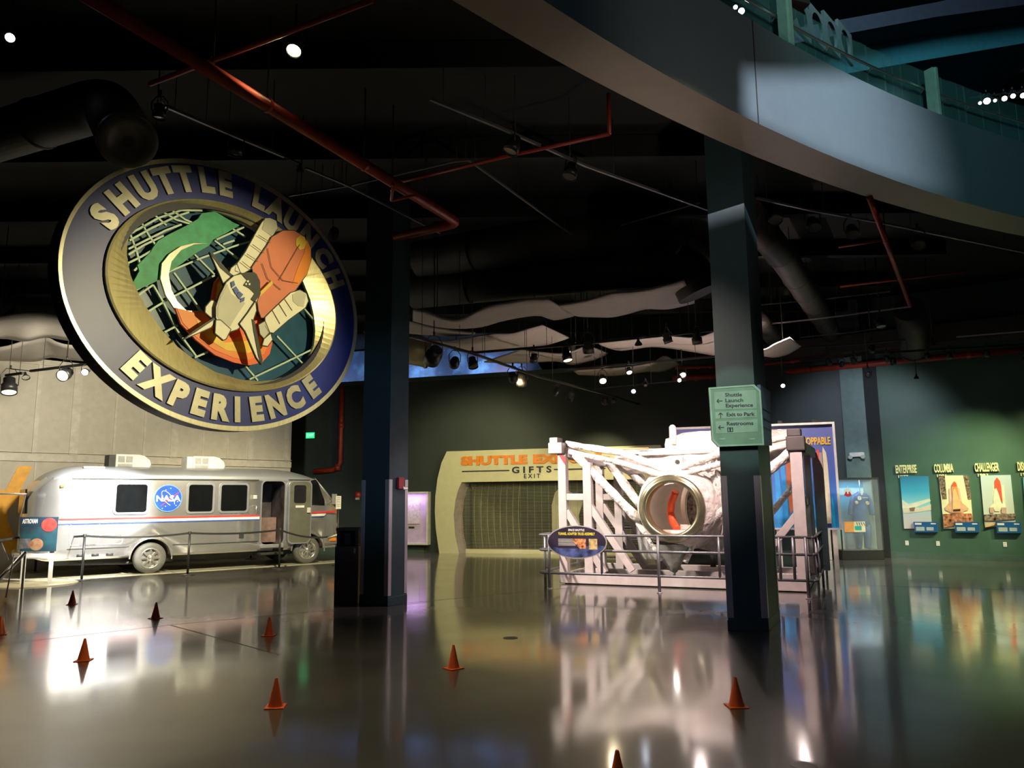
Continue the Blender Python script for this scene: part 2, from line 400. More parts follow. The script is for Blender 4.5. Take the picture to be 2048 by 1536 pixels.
# ================================================================ columns
def column(base, right, left, H, guards, label, gm0=.16, gm1=2.0):
    """base: front corner on the floor; right / left: directions and widths of the two visible faces"""
    r = Vector(right); l = Vector(left)
    t = thing('column', label, 'column', base)
    mb = MB(); pts = [base, base + r, base + r + l, base + l]
    rs = [[Vector((p.x, p.y, z)) for p in pts] for z in (0, H)]
    mb.rings(rs); mb.build('shaft', M['colp'], t)
    c = (pts[0]+pts[2])/2
    mb = MB(); q = [c + (p-c)*1.03 for p in pts]
    mb.rings([[Vector((p.x, p.y, z)) for p in q] for z in (0, .14)]); mb.build('plinth', M['colp'], t, bevel=.006)
    rn = r.normalized(); ln = l.normalized()
    for k, p in enumerate(pts):
        if k not in guards: continue
        sx = 1 if k in (0, 3) else -1; sy = 1 if k in (0, 1) else -1
        mb = MB(); g = .075; th = .006
        for a, b in ((rn*sx, ln*sy), (ln*sy, rn*sx)):
            c0 = p + a*g/2 - b*th/2; c0 = Vector((c0.x, c0.y, (gm0+gm1)/2))
            mb.obox(c0, a*g, b*th, Vector((0, 0, gm1-gm0)))
        mb.build('corner_guard', M['steel'], t)
    return t
cb = G(775, 1213); cr_ = G(813, 1206); cl_ = G(721, 1207)
d1 = Vector((.83, .56, 0)); d2 = Vector((-d1.y, d1.x, 0))
# measure the widths along the two face directions so that the edges fall on the photographed lines
def wid(b, d, x, y):
    f = Fr(b, d); return f.uv(x, y)[0]
w1 = wid(cb, Vector((.5, .87, 0)), 814, 1100)
colL = column(cb, Vector((.5, .866, 0))*w1, Vector((-.866, .5, 0))*abs(wid(cb, Vector((.866, -.5, 0)), 721.5, 1100)), 7.2, (0, 1, 3), 'dark teal square column with fire alarm, behind the round emblem edge')
cbR = G(1537, 1263)
wR = wid(cbR, Vector((.45, .893, 0)), 1551, 1100)
lR = abs(wid(cbR, Vector((.993, -.12, 0)), 1449, 1100))
colR = column(cbR, Vector((.45, .893, 0))*wR, Vector((-.993, .12, 0))*lR, 7.2, (0, 1, 3), 'dark teal square column carrying the mint directory board', gm1=1.93)
# alarm on the left column
f = Fr(cb, (.5, .866)); u, v = f.uv(797, 966)
t = thing('fire_alarm', 'red fire alarm box with clear strobe high on the left column', 'fire alarm', f.P(u, v, 0))
MB().fbox(f, u-.05, u+.09, v-.1, v+.09, 0, .05).build('housing', M['redp'], t, bevel=.008)
MB().fbox(f, u+.04, u+.17, v-.11, v-.06, .0, .07).build('strobe', M['chrome'], t, bevel=.01)
# pilaster on the back wall
uL, _ = RW.uv(1690, 900, .25); uR, _ = RW.uv(1737, 900, .25); uS, _ = RW.uv(1743, 900, .12)
mb = MB(); mb.fbox(RW, uL, uR, 0, 7.2, 0, .25); t = struct('trim_9', mb, M['pil'])
mb = MB(); mb.fbox(RW, uR, uR+.32, 0, 7.2, 0, .06); struct('trim_10', mb, M['black'])
u, v = RW.uv(1714, 910, .27)
t = thing('emergency_light', 'small white two-headed emergency light on the grey pilaster above the suit case', 'emergency light', RW.P(u, v, .25))
mb = MB(); mb.prism(RW, rrect(u-.19, u+.19, v-.05, v+.07, .03), .25, .33); mb.build('housing', M['white'], t, bevel=.01)
for sx in (-.16, .16):
    MB().cyl(RW.P(u+sx, v-.04, .28), RW.P(u+sx, v-.06, .37), .045, .055).build('lamp_head', M['offw'], t)
# wall outlets
for k, (x, y, lab) in enumerate(((1814, 1086, 'white wall outlet below the first orbiter picture, nearest the suit case'), (1876, 1087, 'white wall outlet below the second orbiter picture'), (2010, 1089, 'white wall outlet below the third orbiter picture'))):
    u, v = RW.uv(x, y); t = thing('wall_outlet', lab, 'outlet', RW.P(u, v, 0), 'outlets along the green wall')
    MB().fbox(RW, u-.04, u+.04, v-.06, v+.06, 0, .012).build('cover_plate', M['white'], t, bevel=.003)
    for s in (-1, 1): MB().fbox(RW, u-.018, u+.018, v+s*.028-.012, v+s*.028+.012, .012, .016).build('socket', M['offw'], t)
# exit sign, fire bell, standpipe on the dark wall
eg = mat('exit_green', (.02, .3, .12), .4, emit=(.03, 1, .3), es=1.2)
u, v = BW.uv(622, 871)
t = thing('exit_sign', 'small lit green exit sign on the dark wall above the van nose', 'exit sign', BW.P(u, v, 0))
MB().fbox(BW, u-.2, u+.2, v-.12, v+.12, 0, .05).build('housing', M['dark'], t, bevel=.01)
MB().fbox(BW, u-.17, u+.17, v-.1, v+.1, .05, .055).build('lit_face', eg, t)
text('lettering', 'EXIT', BW, u, v, .13, mat('exit_letters', (.3, 1, .5), .4, emit=(.4, 1, .6), es=1.5), t, w=.057, depth=.002, bold=.02)
pts = [BW.px(x, y, .12) for x, y in ((684, 772), (682, 850), (680, 925), (675, 935), (665, 940), (628, 943))]
t = thing('standpipe', 'red vertical fire pipe with elbow on the dark wall beside the left column', 'fire pipe', pts[-1])
MB().tube(pts, .085).build('pipe', M['red'], t)
for i in (1, 3):
    MB().tube([pts[i]+Vector((0, 0, .1)), pts[i]-Vector((0, 0, .1))], .105).build('coupling', M['red'], t)
u, v = BW.uv(716, 990)
t = thing('fire_bell', 'small round red fire bell on the dark wall left of the left column', 'fire bell', BW.P(u, v, 0))
MB().lathe([(.001, .09), (.09, .07), (.11, .03), (.11, 0)], BW.P(u, v, 0), BW.n).build('gong', M['redp'], t)
MB().fbox(BW, u-.06, u+.06, v-.16, v-.08, 0, .06).build('back_box', M['offw'], t)

ba = RW.uv(1560, 708, .7); bb = RW.uv(1905, 684, .7)
mb = MB(); mb.fbox(RW, ba[0]-1.5, bb[0]+3, 5.62, 6.1, .0, .75); struct('trim_14', mb, mat('bulkhead_brown', (.07, .055, .05), .6))
# mural with stars on the upper wall
def galaxy():
    m = bpy.data.materials.new('star_mural'); m.use_nodes = True; nt = m.node_tree; b = nt.nodes['Principled BSDF']
    tc = nt.nodes.new('ShaderNodeTexCoord')
    n = nt.nodes.new('ShaderNodeTexNoise'); n.inputs['Scale'].default_value = .8; n.inputs['Detail'].default_value = 6
    nt.links.new(tc.outputs['Object'], n.inputs['Vector'])
    cr = nt.nodes.new('ShaderNodeValToRGB'); e = cr.color_ramp.elements
    e[0].position = .36; e[0].color = (.13, .11, .18, 1); e[1].position = .62; e[1].color = (.30, .58, .9, 1); x = e.new(.5); x.color = (.12, .20, .38, 1)
    nt.links.new(n.outputs['Fac'], cr.inputs[0])
    v = nt.nodes.new('ShaderNodeTexVoronoi'); v.inputs['Scale'].default_value = 5; nt.links.new(tc.outputs['Object'], v.inputs['Vector'])
    r2 = nt.nodes.new('ShaderNodeValToRGB'); r2.color_ramp.elements[0].position = .03; r2.color_ramp.elements[0].color = (1, 1, 1, 1); r2.color_ramp.elements[1].position = .1; r2.color_ramp.elements[1].color = (0, 0, 0, 1)
    nt.links.new(v.outputs['Distance'], r2.inputs[0])
    mx = nt.nodes.new('ShaderNodeMix'); mx.data_type = 'RGBA'; mx.blend_type = 'ADD'; mx.inputs[0].default_value = .8
    nt.links.new(cr.outputs[0], mx.inputs[6]); nt.links.new(r2.outputs[0], mx.inputs[7]); nt.links.new(mx.outputs[2], b.inputs['Base Color'])
    b.inputs['Roughness'].default_value = .5
    return m
# curved drum wall carrying the mural, behind the parapet
uA, _ = BW.uv(300, 760); uB, _ = BW.uv(1087, 735)
mb = MB(); mb.smooth = True
N = 40
def gx(k):
    f_ = k/N; u = uA + (uB-uA)*f_; w = -.38 - 1.2*math.sin(math.pi*f_)
    return u, w
for k in range(N):
    (u0, w0), (u1, w1_) = gx(k), gx(k+1)
    z0 = 5.6; h0 = 1.55*min(1, math.sqrt(max(0, (1-k/N)*6))); h1 = 1.55*min(1, math.sqrt(max(0, (1-(k+1)/N)*6)))
    mb.add([BW.P(u0, z0, w0), BW.P(u1, z0, w1_), BW.P(u1, z0+h1, w1_), BW.P(u0, z0+h0, w0)], [(0, 1, 2, 3)])
tag(mb.build('star_mural', galaxy(), None, BW.P(uA, 5.6, -.3)), 'curved blue star field mural glowing above the dark back wall', 'mural')
u0, _ = BW.uv(900, 750)
for k in range(4):
    c = BW.P(uA+(uB-uA)*(.2+.22*k), 5.8, -.28 if k in (0, 3) else -.5)
    lamp('AREA', 'mural_strip_light', c, c + BW.n*-1.2 + Vector((0, 0, .7)), 20, (.55, .7, 1), sx=2.2, sy=.08)
# ================================================================ round emblem
th = .969
SG = Fr((-3.525, 9.5, 4.225), (math.cos(th), math.sin(th)))
def zs(pts, w=0): return [SG.uv(90+x/2.6477, 300+y/2.6477, w) for x, y in pts]
M['sblue'] = mat('emblem_blue', (.014, .03, .24), .38, 0, spec=.5, var=.08, scale=2)
M['sback'] = mat('emblem_edge_navy', (.012, .010, .035), .5)
M['srim'] = mat('emblem_brushed_metal', (.60, .57, .42), .34, .55, var=.06, scale=30, stretch=(1, 1, .06), aniso=.6)
M['sring'] = mat('emblem_ring_metal', (.62, .55, .30), .3, .5, var=.05, scale=30, stretch=(1, 1, .05), aniso=.7)
M['slet'] = mat('emblem_letter', (.46, .44, .34), .4, .35)
M['sgrid'] = mat('emblem_grid_mint', (.55, .72, .55), .45)
M['sland'] = mat('emblem_land_green', (.03, .36, .16), .5, var=.1, scale=9)
M['stint'] = mat('tinted_blue_acrylic', (.03, .12, .21), .25, alpha=.8)
M['swhite'] = mat('emblem_white', (.92, .90, .68), .45, var=.02)
M['sgrey'] = mat('emblem_shade_grey', (.62, .60, .46), .45, var=.02)
M['sblk'] = mat('emblem_outline', (.015, .02, .012), .5)
M['sor'] = mat('emblem_tank_salmon', (.78, .22, .10), .45, var=.02); M['sor2'] = mat('emblem_tank_orange', (.95, .28, .02), .45, var=.02)
M['sye'] = mat('emblem_yellow', (.95, .62, .06), .45); M['sglass'] = mat('emblem_window_blue', (.03, .09, .38), .4)
em = thing('emblem_sign', 'huge hanging round emblem with a shuttle picture, reading SHUTTLE LAUNCH EXPERIENCE', 'sign', SG.O)
oo = ell(0, 0, 2.133, 1.692, 128)
MB().annulus(SG, oo, ell(0, 0, 1.5, 1.1, 128), -.22, -.012).build('edge_band', M['sback'], em)
MB().annulus(SG, oo, ell(-.01, 0, 2.085, 1.632, 128), -.012, .012).build('outer_rim', M['srim'], em)
MB().annulus(SG, ell(-.01, 0, 2.084, 1.631, 128), ell(.02, 0, 1.66, 1.18, 128), -.02, 0).build('blue_ring', M['sblue'], em)
# inner ring, dished back towards the opening
O1 = ell(.02, .004, 1.676, 1.194, 128)
op = zs([(433, 560), (436, 500), (452, 430), (490, 365), (545, 318), (620, 297), (700, 292), (800, 303), (920, 330), (1040, 375), (1130, 425), (1220, 500), (1300, 590), (1360, 680), (1405, 790), (1425, 880), (1432, 960), (1425, 1030), (1400, 1095), (1350, 1150), (1280, 1195), (1210, 1218), (1130, 1225), (1030, 1215), (900, 1175), (790, 1110), (700, 1040), (620, 955), (560, 870), (500, 770), (455, 670)], -.06)
cu = sum(p[0] for p in op)/len(op); cv = sum(p[1] for p in op)/len(op)
# resample opening by angle about its centre to match the ring
def polar(poly, c, n):
    out = []
    for k in range(n):
        a = 2*math.pi*k/n; d = (math.cos(a), math.sin(a)); best = None
        for i in range(len(poly)):
            x1, y1 = poly[i][0]-c[0], poly[i][1]-c[1]; x2, y2 = poly[(i+1) % len(poly)][0]-c[0], poly[(i+1) % len(poly)][1]-c[1]
            den = d[0]*(y2-y1) - d[1]*(x2-x1)
            if abs(den) < 1e-9: continue
            r = (x1*(y2-y1) - y1*(x2-x1))/den; s_ = (x1*d[1] - y1*d[0])/den
            if r > 0 and -1e-6 <= s_ <= 1+1e-6: best = max(best or 0, r)
        out.append((c[0] + d[0]*best, c[1] + d[1]*best))
    return out
OPn = polar(op, (cu, cv), 128); O1p = polar(O1, (cu, cv), 128)
mb = MB(); mb.smooth = False
rs = [[SG.P(u, v, .035) for u, v in O1p], [SG.P(u*.985+cu*.015, v*.985+cv*.015, .045) for u, v in O1p], [SG.P(u, v, -.06) for u, v in OPn], [SG.P(u, v, -.10) for u, v in OPn], [SG.P(u, v, -.02) for u, v in O1p]]
mb.rings(rs, closed=True).build('inner_ring', M['sring'], em)
mb = MB(); mb.prism(SG, [(cu+(u-cu)*1.03, cv+(v-cv)*1.03) for u, v in OPn], -.215, -.2); mb.build('backing_panel', M['stint'], em)
# meridians and parallels of the globe
gl = [[(440, 555), (520, 505), (625, 455)], [(440, 525), (640, 425), (720, 395)], [(445, 480), (560, 415), (700, 350), (760, 330)], [(455, 440), (600, 360), (720, 320), (830, 322)], [(480, 405), (600, 330), (700, 300)],
 [(437, 600), (500, 570), (560, 535)], [(470, 640), (500, 610)],
 [(560, 330), (640, 400), (720, 460), (800, 400)][:2], [(500, 370), (545, 450), (580, 500)], [(640, 300), (740, 370), (800, 395)], [(450, 450), (480, 530), (500, 600)], [(590, 310), (690, 370), (790, 400)],
 [(440, 765), (640, 650), (820, 575), (1000, 510), (1085, 485)], [(490, 770), (570, 715)], [(545, 855), (660, 785), (780, 725), (895, 665)], [(895, 480), (980, 545), (1020, 575)], [(790, 555), (895, 660)], [(940, 500), (1000, 480)], [(905, 475), (1050, 410)], [(985, 415), (1060, 460)],
 [(570, 715), (620, 800), (700, 960), (800, 1095)], [(680, 650), (760, 760), (830, 860)], [(630, 965), (700, 930)], [(790, 1100), (860, 1070)],
 [(1080, 1215), (1260, 1130), (1425, 1050)], [(1225, 985), (1370, 1140)], [(1060, 1145), (1125, 1222)], [(1370, 840), (1425, 905)], [(1060, 1135), (1240, 1000)][:1]]
for ln in gl:
    if len(ln) < 2: continue
    q = zs(ln, -.1); mb = MB()
    for a, b in zip(q, q[1:]): mb.beam(SG.P(*a, -.1), SG.P(*b, -.1), .022, .03, up=SG.n)
    mb.build('globe_bar', M['sgrid'], em)
land = zs([(468, 700), (500, 640), (490, 610), (560, 540), (570, 520), (600, 480), (650, 450), (700, 425), (760, 395), (810, 365), (830, 335), (900, 325), (1000, 385), (1030, 398), (960, 440), (890, 475), (870, 505), (800, 545), (740, 590), (690, 625), (650, 650), (600, 690), (540, 720), (485, 740)], -.07)
MB().prism(SG, land, -.10, -.07).build('land_shape', M['sland'], em)
sil = zs([(865, 497), (790, 500), (720, 530), (670, 590), (655, 660), (670, 740), (700, 800), (750, 850), (850, 853), (870, 880), (800, 960), (760, 900), (690, 845), (640, 770), (612, 680), (620, 600), (660, 550), (720, 510), (790, 493)], -.03)
MB().prism(SG, sil, -.06, -.03).build('plume_tail', M['srim'], em)
fl_all = [(690, 835), (790, 860), (850, 855), (880, 800), (900, 700), (960, 625), (1000, 615), (1000, 700), (1100, 850), (1150, 900), (1180, 960), (1205, 1020), (1190, 1080), (1150, 1125), (1080, 1140), (1000, 1125), (900, 1085), (800, 1005), (720, 920)]
MB().prism(SG, zs(fl_all, .0), -.03, 0).build('flame', mat('emblem_flame_red', (.92, .14, .02), .45, var=.02), em)
MB().prism(SG, zs([(700, 840), (790, 865), (850, 858), (875, 900), (880, 960), (1000, 1000), (1100, 960), (1190, 1020), (1160, 1080), (1080, 1110), (1000, 1100), (900, 1060), (800, 990), (730, 915)], .006), 0, .006).build('flame_core', M['sor2'], em)
MB().prism(SG, zs([(800, 900), (860, 930), (950, 1020), (1080, 1010), (1150, 1040), (1080, 1075), (960, 1060), (860, 1000)], .01), .006, .01).build('flame_heart', M['sye'], em)
MB().prism(SG, zs([(905, 790), (915, 710), (960, 640), (985, 650), (940, 720), (925, 790)], .01), .0, .01).build('flame_heart', M['sye'], em)
def layer(name, pts, w, m, outline=True, th_=.03):
    q = zs(pts, w)
    MB().prism(SG, q, w-th_, w).build(name, m, em)
    if outline:
        mb = MB()
        for a, b in zip(q, q[1:]+q[:1]): mb.beam(SG.P(*a, w-.012), SG.P(*b, w-.012), .011, .028, up=SG.n)
        mb.build('outline', M['sblk'], em)
# upper booster, tank, lower booster
layer('booster', [(1010, 610), (1060, 540), (1145, 385), (1165, 362), (1190, 360), (1225, 375), (1232, 415), (1185, 490), (1100, 625), (1050, 655), (1005, 640)], .08, M['swhite'])
layer('booster_shade', [(1165, 362), (1190, 360), (1225, 375), (1232, 415), (1200, 455), (1150, 420)], .086, M['sgrey'], False, .006)
layer('booster_skirt', [(985, 625), (1015, 600), (1035, 650), (1000, 668), (975, 650)], .082, M['swhite'])
layer('tank', [(1095, 620), (1175, 505), (1200, 460), (1260, 425), (1320, 425), (1370, 455), (1405, 510), (1410, 580), (1385, 660), (1330, 740), (1230, 830), (1180, 885), (1145, 890), (1130, 850), (1110, 700)], .10, M['sor'])
layer('tank_highlight', [(1385, 470), (1408, 520), (1408, 590), (1385, 660), (1340, 715), (1310, 710), (1340, 620), (1375, 540)], .106, M['sor2'], False, .006)
layer('tank_cap', [(1330, 470), (1350, 452), (1375, 460), (1385, 490), (1375, 520), (1350, 530), (1330, 505)], .108, M['sye'], False, .008)
layer('booster', [(1165, 885), (1200, 850), (1300, 755), (1350, 740), (1385, 760), (1395, 800), (1380, 835), (1290, 900), (1210, 970), (1185, 965), (1165, 930)], .11, M['swhite'])
layer('booster_nose', [(1310, 765), (1350, 742), (1382, 765), (1370, 830), (1340, 825), (1312, 800)], .116, M['sgrey'], False, .006)
layer('booster_band', [(1130, 925), (1165, 905), (1190, 965), (1160, 1000), (1138, 975)], .112, M['sgrey'])
layer('booster_skirt', [(1160, 1000), (1195, 970), (1205, 1005), (1180, 1040), (1150, 1035)], .114, M['swhite'])
mb = MB()
for a, b in (((1180, 520), (1200, 620)), ((1200, 620), (1260, 690)), ((1260, 690), (1340, 705)), ((1150, 600), (1180, 680)), ((1180, 680), (1250, 740)), ((1350, 500), (1240, 690)),
             ((1130, 450), (1195, 490)), ((1100, 500), (1160, 545)), ((1070, 550), (1130, 590)), ((1045, 590), (1095, 630)), ((1270, 790), (1310, 850)), ((1240, 815), (1280, 880)), ((1205, 850), (1245, 920))):
    p, q = zs([a, b], .12); mb.beam(SG.P(*p, .118), SG.P(*q, .118), .007, .006, up=SG.n)
mb.build('panel_line', mat('emblem_line_brown', (.25, .12, .06), .5), em)
# orbiter: wings, body, fins
layer('wing', [(872, 540), (885, 545), (925, 590), (985, 660), (1000, 680), (975, 700), (950, 720), (920, 650)], .16, M['swhite'])
layer('wing_edge', [(872, 540), (890, 548), (930, 600), (985, 655), (1005, 670), (985, 672), (930, 625)], .168, M['sblk'], False, .008)
layer('engine_pod', [(850, 830), (880, 795), (905, 800), (915, 880), (905, 905), (870, 880), (848, 860)], .14, M['swhite'])
layer('body', [(905, 830), (925, 770), (960, 700), (1000, 665), (1060, 650), (1110, 650), (1135, 690), (1140, 760), (1110, 830), (1060, 910), (1020, 950), (975, 965), (935, 940), (905, 890)], .19, M['swhite'])
layer('body_shade', [(915, 830), (930, 780), (965, 710), (985, 760), (1060, 810), (1000, 900), (975, 945), (940, 925), (915, 885)], .196, M['sgrey'], False, .006)
layer('nose_cap', [(1040, 655), (1080, 647), (1120, 655), (1140, 700), (1138, 770), (1110, 805), (1090, 790), (1110, 760), (1085, 735), (1050, 715), (1070, 690)], .2, M['sblk'], False, .008)
for p in ([(985, 700), (1000, 692), (1008, 715), (990, 730)], [(995, 735), (1012, 722), (1028, 745), (1012, 765)], [(1015, 768), (1030, 748), (1050, 765), (1030, 790)], [(1038, 785), (1058, 778), (1055, 800), (1035, 808)]):
    layer('cockpit_window', p, .205, M['sglass'], False, .006)
for p in ([(1070, 690), (1080, 690), (1080, 700), (1070, 700)], [(1078, 705), (1088, 705), (1088, 715), (1078, 715)], [(1062, 705), (1070, 705), (1070, 714), (1062, 714)]):
    layer('nose_mark', p, .21, M['swhite'], False, .005)
layer('tail_fin', [(730, 1005), (790, 960), (905, 885), (915, 895), (880, 940), (800, 975)], .17, M['swhite'])
layer('tail_fin_edge', [(730, 1005), (790, 955), (905, 880), (908, 890), (800, 963)], .178, M['sblk'], False, .008)
layer('engine_bell', [(905, 900), (930, 900), (985, 950), (960, 1000), (945, 1008), (900, 970)], .2, M['swhite'])
layer('wing', [(1030, 920), (1075, 860), (1115, 800), (1120, 850), (1100, 910), (1115, 960), (1150, 1110), (1145, 1135), (1120, 1100), (1060, 960)], .21, M['swhite'])
layer('wing_edge', [(1095, 895), (1108, 900), (1125, 980), (1152, 1110), (1145, 1138), (1130, 1090), (1105, 960)], .218, M['sblk'], False, .008)
q = zs([(1130, 770), (1200, 700)], .15)
MB().beam(SG.P(*q[0], .15), SG.P(*q[1], .15), .04, .03, up=SG.n).build('strut', M['sye'], em)
# raised letters round the band
def elet(s, degs):
    for ch, dg in zip(s, degs):
        a = math.radians(dg); cx, cy = 1.817*math.cos(a), 1.437*math.sin(a)
        tx, ty = 1.817*math.sin(a), -1.437*math.cos(a)
        if s == 'EXPERIENCE': tx, ty = -tx, -ty
        nx, ny = -ty, tx
        # glyph mapped with sheared axes: baseline on the tangent, upright along the radius
        tl = math.hypot(tx, ty); ux, uy = tx/tl, ty/tl
        rx, ry = cx/math.hypot(cx, cy), cy/math.hypot(cx, cy)
        if s == 'EXPERIENCE': rx, ry = -rx, -ry
        H_ = .36
        lf = Fr(SG.P(cx, cy, 0), SG.t, SG.n)
        lo = text('letter', ch, lf, 0, 0, H_, M['slet'], em, w=.0, depth=.022, bold=.062, xs=1.0)
        off = lf.O - wloc(em)
        for vv in lo.data.vertices:
            d = vv.co - off; u = d.dot(SG.t); v = d.z; w_ = d.dot(SG.n)
            # text comes out yaligned on its centre
            u2 = u*ux*1.02 + v*(rx*.35 - uy*.65)*1.12; v2 = u*uy*1.02 + v*(ry*.35 + ux*.65)*1.12
            vv.co = off + SG.t*u2 + SG.z*v2 + SG.n*w_
elet('SHUTTLE', (157.6, 145.6, 133.5, 124, 115, 105.5, 96.8))
elet('LAUNCH', (80.5, 71.4, 62, 51, 38.5, 25.8))
elet('EXPERIENCE', (-133.2, -122.5, -112.7, -103.5, -94.5, -86.5, -77.5, -67.2, -56.1, -44.6))
mb = MB()
for u in (-1.1, 1.1):
    v = 1.69*math.sqrt(1-(u/2.133)**2)
    mb.tube([SG.P(u, v-.02, -.11), SG.P(u, 7.2-SG.O.z, -.11)], .008, 6)
mb.build('hanging_wire', M['dark'], em)

# ================================================================ motor home
VA = G(298, 1148); VB = G(615, 1128)
V = Fr((VA.x, VA.y, 0), (VB-VA))       # u along the side, v up, w towards us (side face at w = 0)
def vuv(px, py, w=0): return V.uv(px, py, w)
van = thing('motor_home', 'long polished silver motor home with NASA roundel and open side door', 'van', V.P(1.9, 0, -1.15))
WD = 1.15
def sec(s):
    """half width, top, bottom, gutter height of the body at station s"""
    W, T, B, Gt = WD, 2.56, .40, 2.22
    if s < -1.75:
        k = min(1, (-1.75 - s)/.80); W = WD*(1-k**2.6)**(1/2.6); 
        k2 = min(1, (-1.35 - s)/1.22); T = 1.3 + 1.26*(1-max(0, k2)**2.4)**(1/2.4)
        B = .40 + .25*max(0, k-.5); Gt = min(2.22, T-.34*(1-k2)**.5-.02)
    elif s < -1.35:
        k2 = (-1.35 - s)/1.22; T = 1.3 + 1.26*(1-max(0, k2)**2.4)**(1/2.4)
    if s > 3.0:
        k = (s-3.0)/1.2
        T = 2.56 - .05*min(1, k) - .22*min(1, k)**3
        if s > 4.18:
            T = 2.30 - (s-4.18)*1.24
        if s > 4.8: T = 1.53
        Gt = min(2.22, T-.07)
    if s > 4.0: W = WD - .10*((s-4.0)/.9)**2
    return W, T, B, Gt
st = [-2.549, -2.545, -2.53, -2.5, -2.45, -2.38, -2.3, -2.2, -2.1, -2.0, -1.9, -1.8, -1.75, -1.6, -1.35, -1.0, 0, 1, 2, 3, 3.3, 3.6, 3.9, 4.05, 4.18, 4.3, 4.5, 4.7, 4.8, 4.84, 4.86]
mb = MB(); mb.smooth = True; rs = []; rm = []
NA = 22
for s in st:
    W, T, B, Gt = sec(s); W = max(W, .02)
    if s > 4.83: W -= .03
    r = [V.P(s, B, -WD+W-.0)]
    c = -WD
    r = []
    for v_ in (B, B+.06, .66, 1.2, 1.7, Gt): r.append(V.P(s, min(v_, Gt) if v_ > B else v_, c + (W - (.05 if v_ == B else 0))))
    for k in range(1, NA):
        a = math.pi*k/NA; cs = math.cos(a); sn = math.sin(a)
        r.append(V.P(s, Gt + (T-Gt)*sn**.8, c + W*(abs(cs)**.75)*(1 if cs > 0 else -1)))
    for v_ in (Gt, 1.7, 1.2, .66, B+.06, B): r.append(V.P(s, min(v_, Gt) if v_ > B else v_, c - (W - (.05 if v_ == B else 0))))
    rs.append(r)
mb.rings(rs)
body = mb.build('body_shell', M['alum'], van)
# cut the wheel arches and the doorway out of the shell
def cut(target, mbs):
    for mb_ in mbs:
        c = mb_.build('cutter', M['dark'], van)
        m = target.modifiers.new('b', 'BOOLEAN'); m.operation = 'DIFFERENCE'; m.object = c; m.solver = 'EXACT'
        bpy.context.view_layer.update()
        dg = bpy.context.evaluated_depsgraph_get()
        me = bpy.data.meshes.new_from_object(target.evaluated_get(dg)); target.modifiers.clear(); target.data = me
        bpy.data.objects.remove(c)
DU0, DU1, DV0, DV1 = 2.66, 3.27, .57, 2.2
cs = [MB().cyl(V.P(.02, .36, .1), V.P(.02, .36, -2.4), .45, n=40), MB().cyl(V.P(3.98, .36, .1), V.P(3.98, .36, -2.4), .45, n=40),
      MB().prism(V, rrect(DU0, DU1, DV0, DV1, .12), -.9, .1)]
cut(body, cs)
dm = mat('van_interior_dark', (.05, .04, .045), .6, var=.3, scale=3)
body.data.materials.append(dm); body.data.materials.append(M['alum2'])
for p in body.data.polygons:
    c = p.center + wloc(van); d = c - V.O; u, w_ = d.dot(V.t), d.dot(V.n)
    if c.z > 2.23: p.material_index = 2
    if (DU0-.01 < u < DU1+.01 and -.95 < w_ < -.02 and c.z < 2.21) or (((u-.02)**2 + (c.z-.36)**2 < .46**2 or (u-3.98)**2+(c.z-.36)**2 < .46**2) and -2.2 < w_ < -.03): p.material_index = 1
# interior seen through the doorway
mb = MB(); mb.fbox(V, DU0+.02, DU1-.02, .6, 1.25, -.85, -.45); mb.build('galley_cabinet', mat('cabinet_brown', (.22, .14, .12), .5, var=.15), van)
mb = MB(); mb.fbox(V, DU0, DU1, .48, .57, -.6, .05); mb.build('door_step', M['alum3'], van, bevel=.01)
mb = MB(); mb.fbox(V, DU0-.02, DU1-.02, .3, .36, -.4, .12); mb.build('fold_step', M['dark'], van, bevel=.01)
mb = MB(); mb.annulus(V, rrect(DU0-.035, DU1+.035, DV0-.03, DV1+.03, .14), rrect(DU0, DU1, DV0, DV1, .12), -.02, .02); mb.build('door_frame', M['alum2'], van)
# roof gutter, belt mouldings and skirt
def strip(name, m, u0, u1, v0, v1, w0=-.004, w1=.012): MB().fbox(V, u0, u1, v0, v1, w0, w1).build(name, m, van)
strip('roof_gutter', M['dark'], -1.75, DU0-.1, 2.215, 2.24, 0, .02); strip('roof_gutter', M['dark'], DU1+.1, 3.98, 2.235, 2.255, 0, .02)
strip('skirt_moulding', M['dark'], -1.75, -.47, .645, .665); strip('skirt_moulding', M['dark'], .5, DU0-.06, .645, .665)
for u0, u1 in ((-1.75, DU0-.05),):
    strip('stripe_red', M['stred'], u0, u1, 1.285, 1.33); strip('stripe_white', M['stwh'], u0, u1, 1.225, 1.285); strip('stripe_blue', M['stbl'], u0, u1, 1.195, 1.225)
# stripes wrapped round the tail
for z0, z1, m, nm in ((1.285, 1.33, M['stred'], 'stripe_red'), (1.225, 1.285, M['stwh'], 'stripe_white'), (1.195, 1.225, M['stbl'], 'stripe_blue')):
    mb = MB(); ss = [-1.75, -1.85, -1.95, -2.05, -2.15, -2.25, -2.33]
    for a, b in zip(ss, ss[1:]):
        wa = sec(a)[0]-WD+.008; wb = sec(b)[0]-WD+.008
        mb.add([V.P(a, z0, wa), V.P(b, z0, wb), V.P(b, z1, wb), V.P(a, z1, wa)], [(0, 1, 2, 3)])
    mb.build(nm, m, van)
P = [vuv(x, y) for x, y in ZP(450, 900, 5.907, [(1000, 733), (1315, 715), (1315, 738), (1000, 753)])]; MB().prism(V, P, -.02, .012).build('stripe_red', M['stred'], van)
P = [vuv(x, y) for x, y in ZP(450, 900, 5.907, [(1000, 760), (1195, 750), (1170, 778), (1000, 785)])]; MB().prism(V, P, -.02, .012).build('stripe_white', M['stwh'], van)
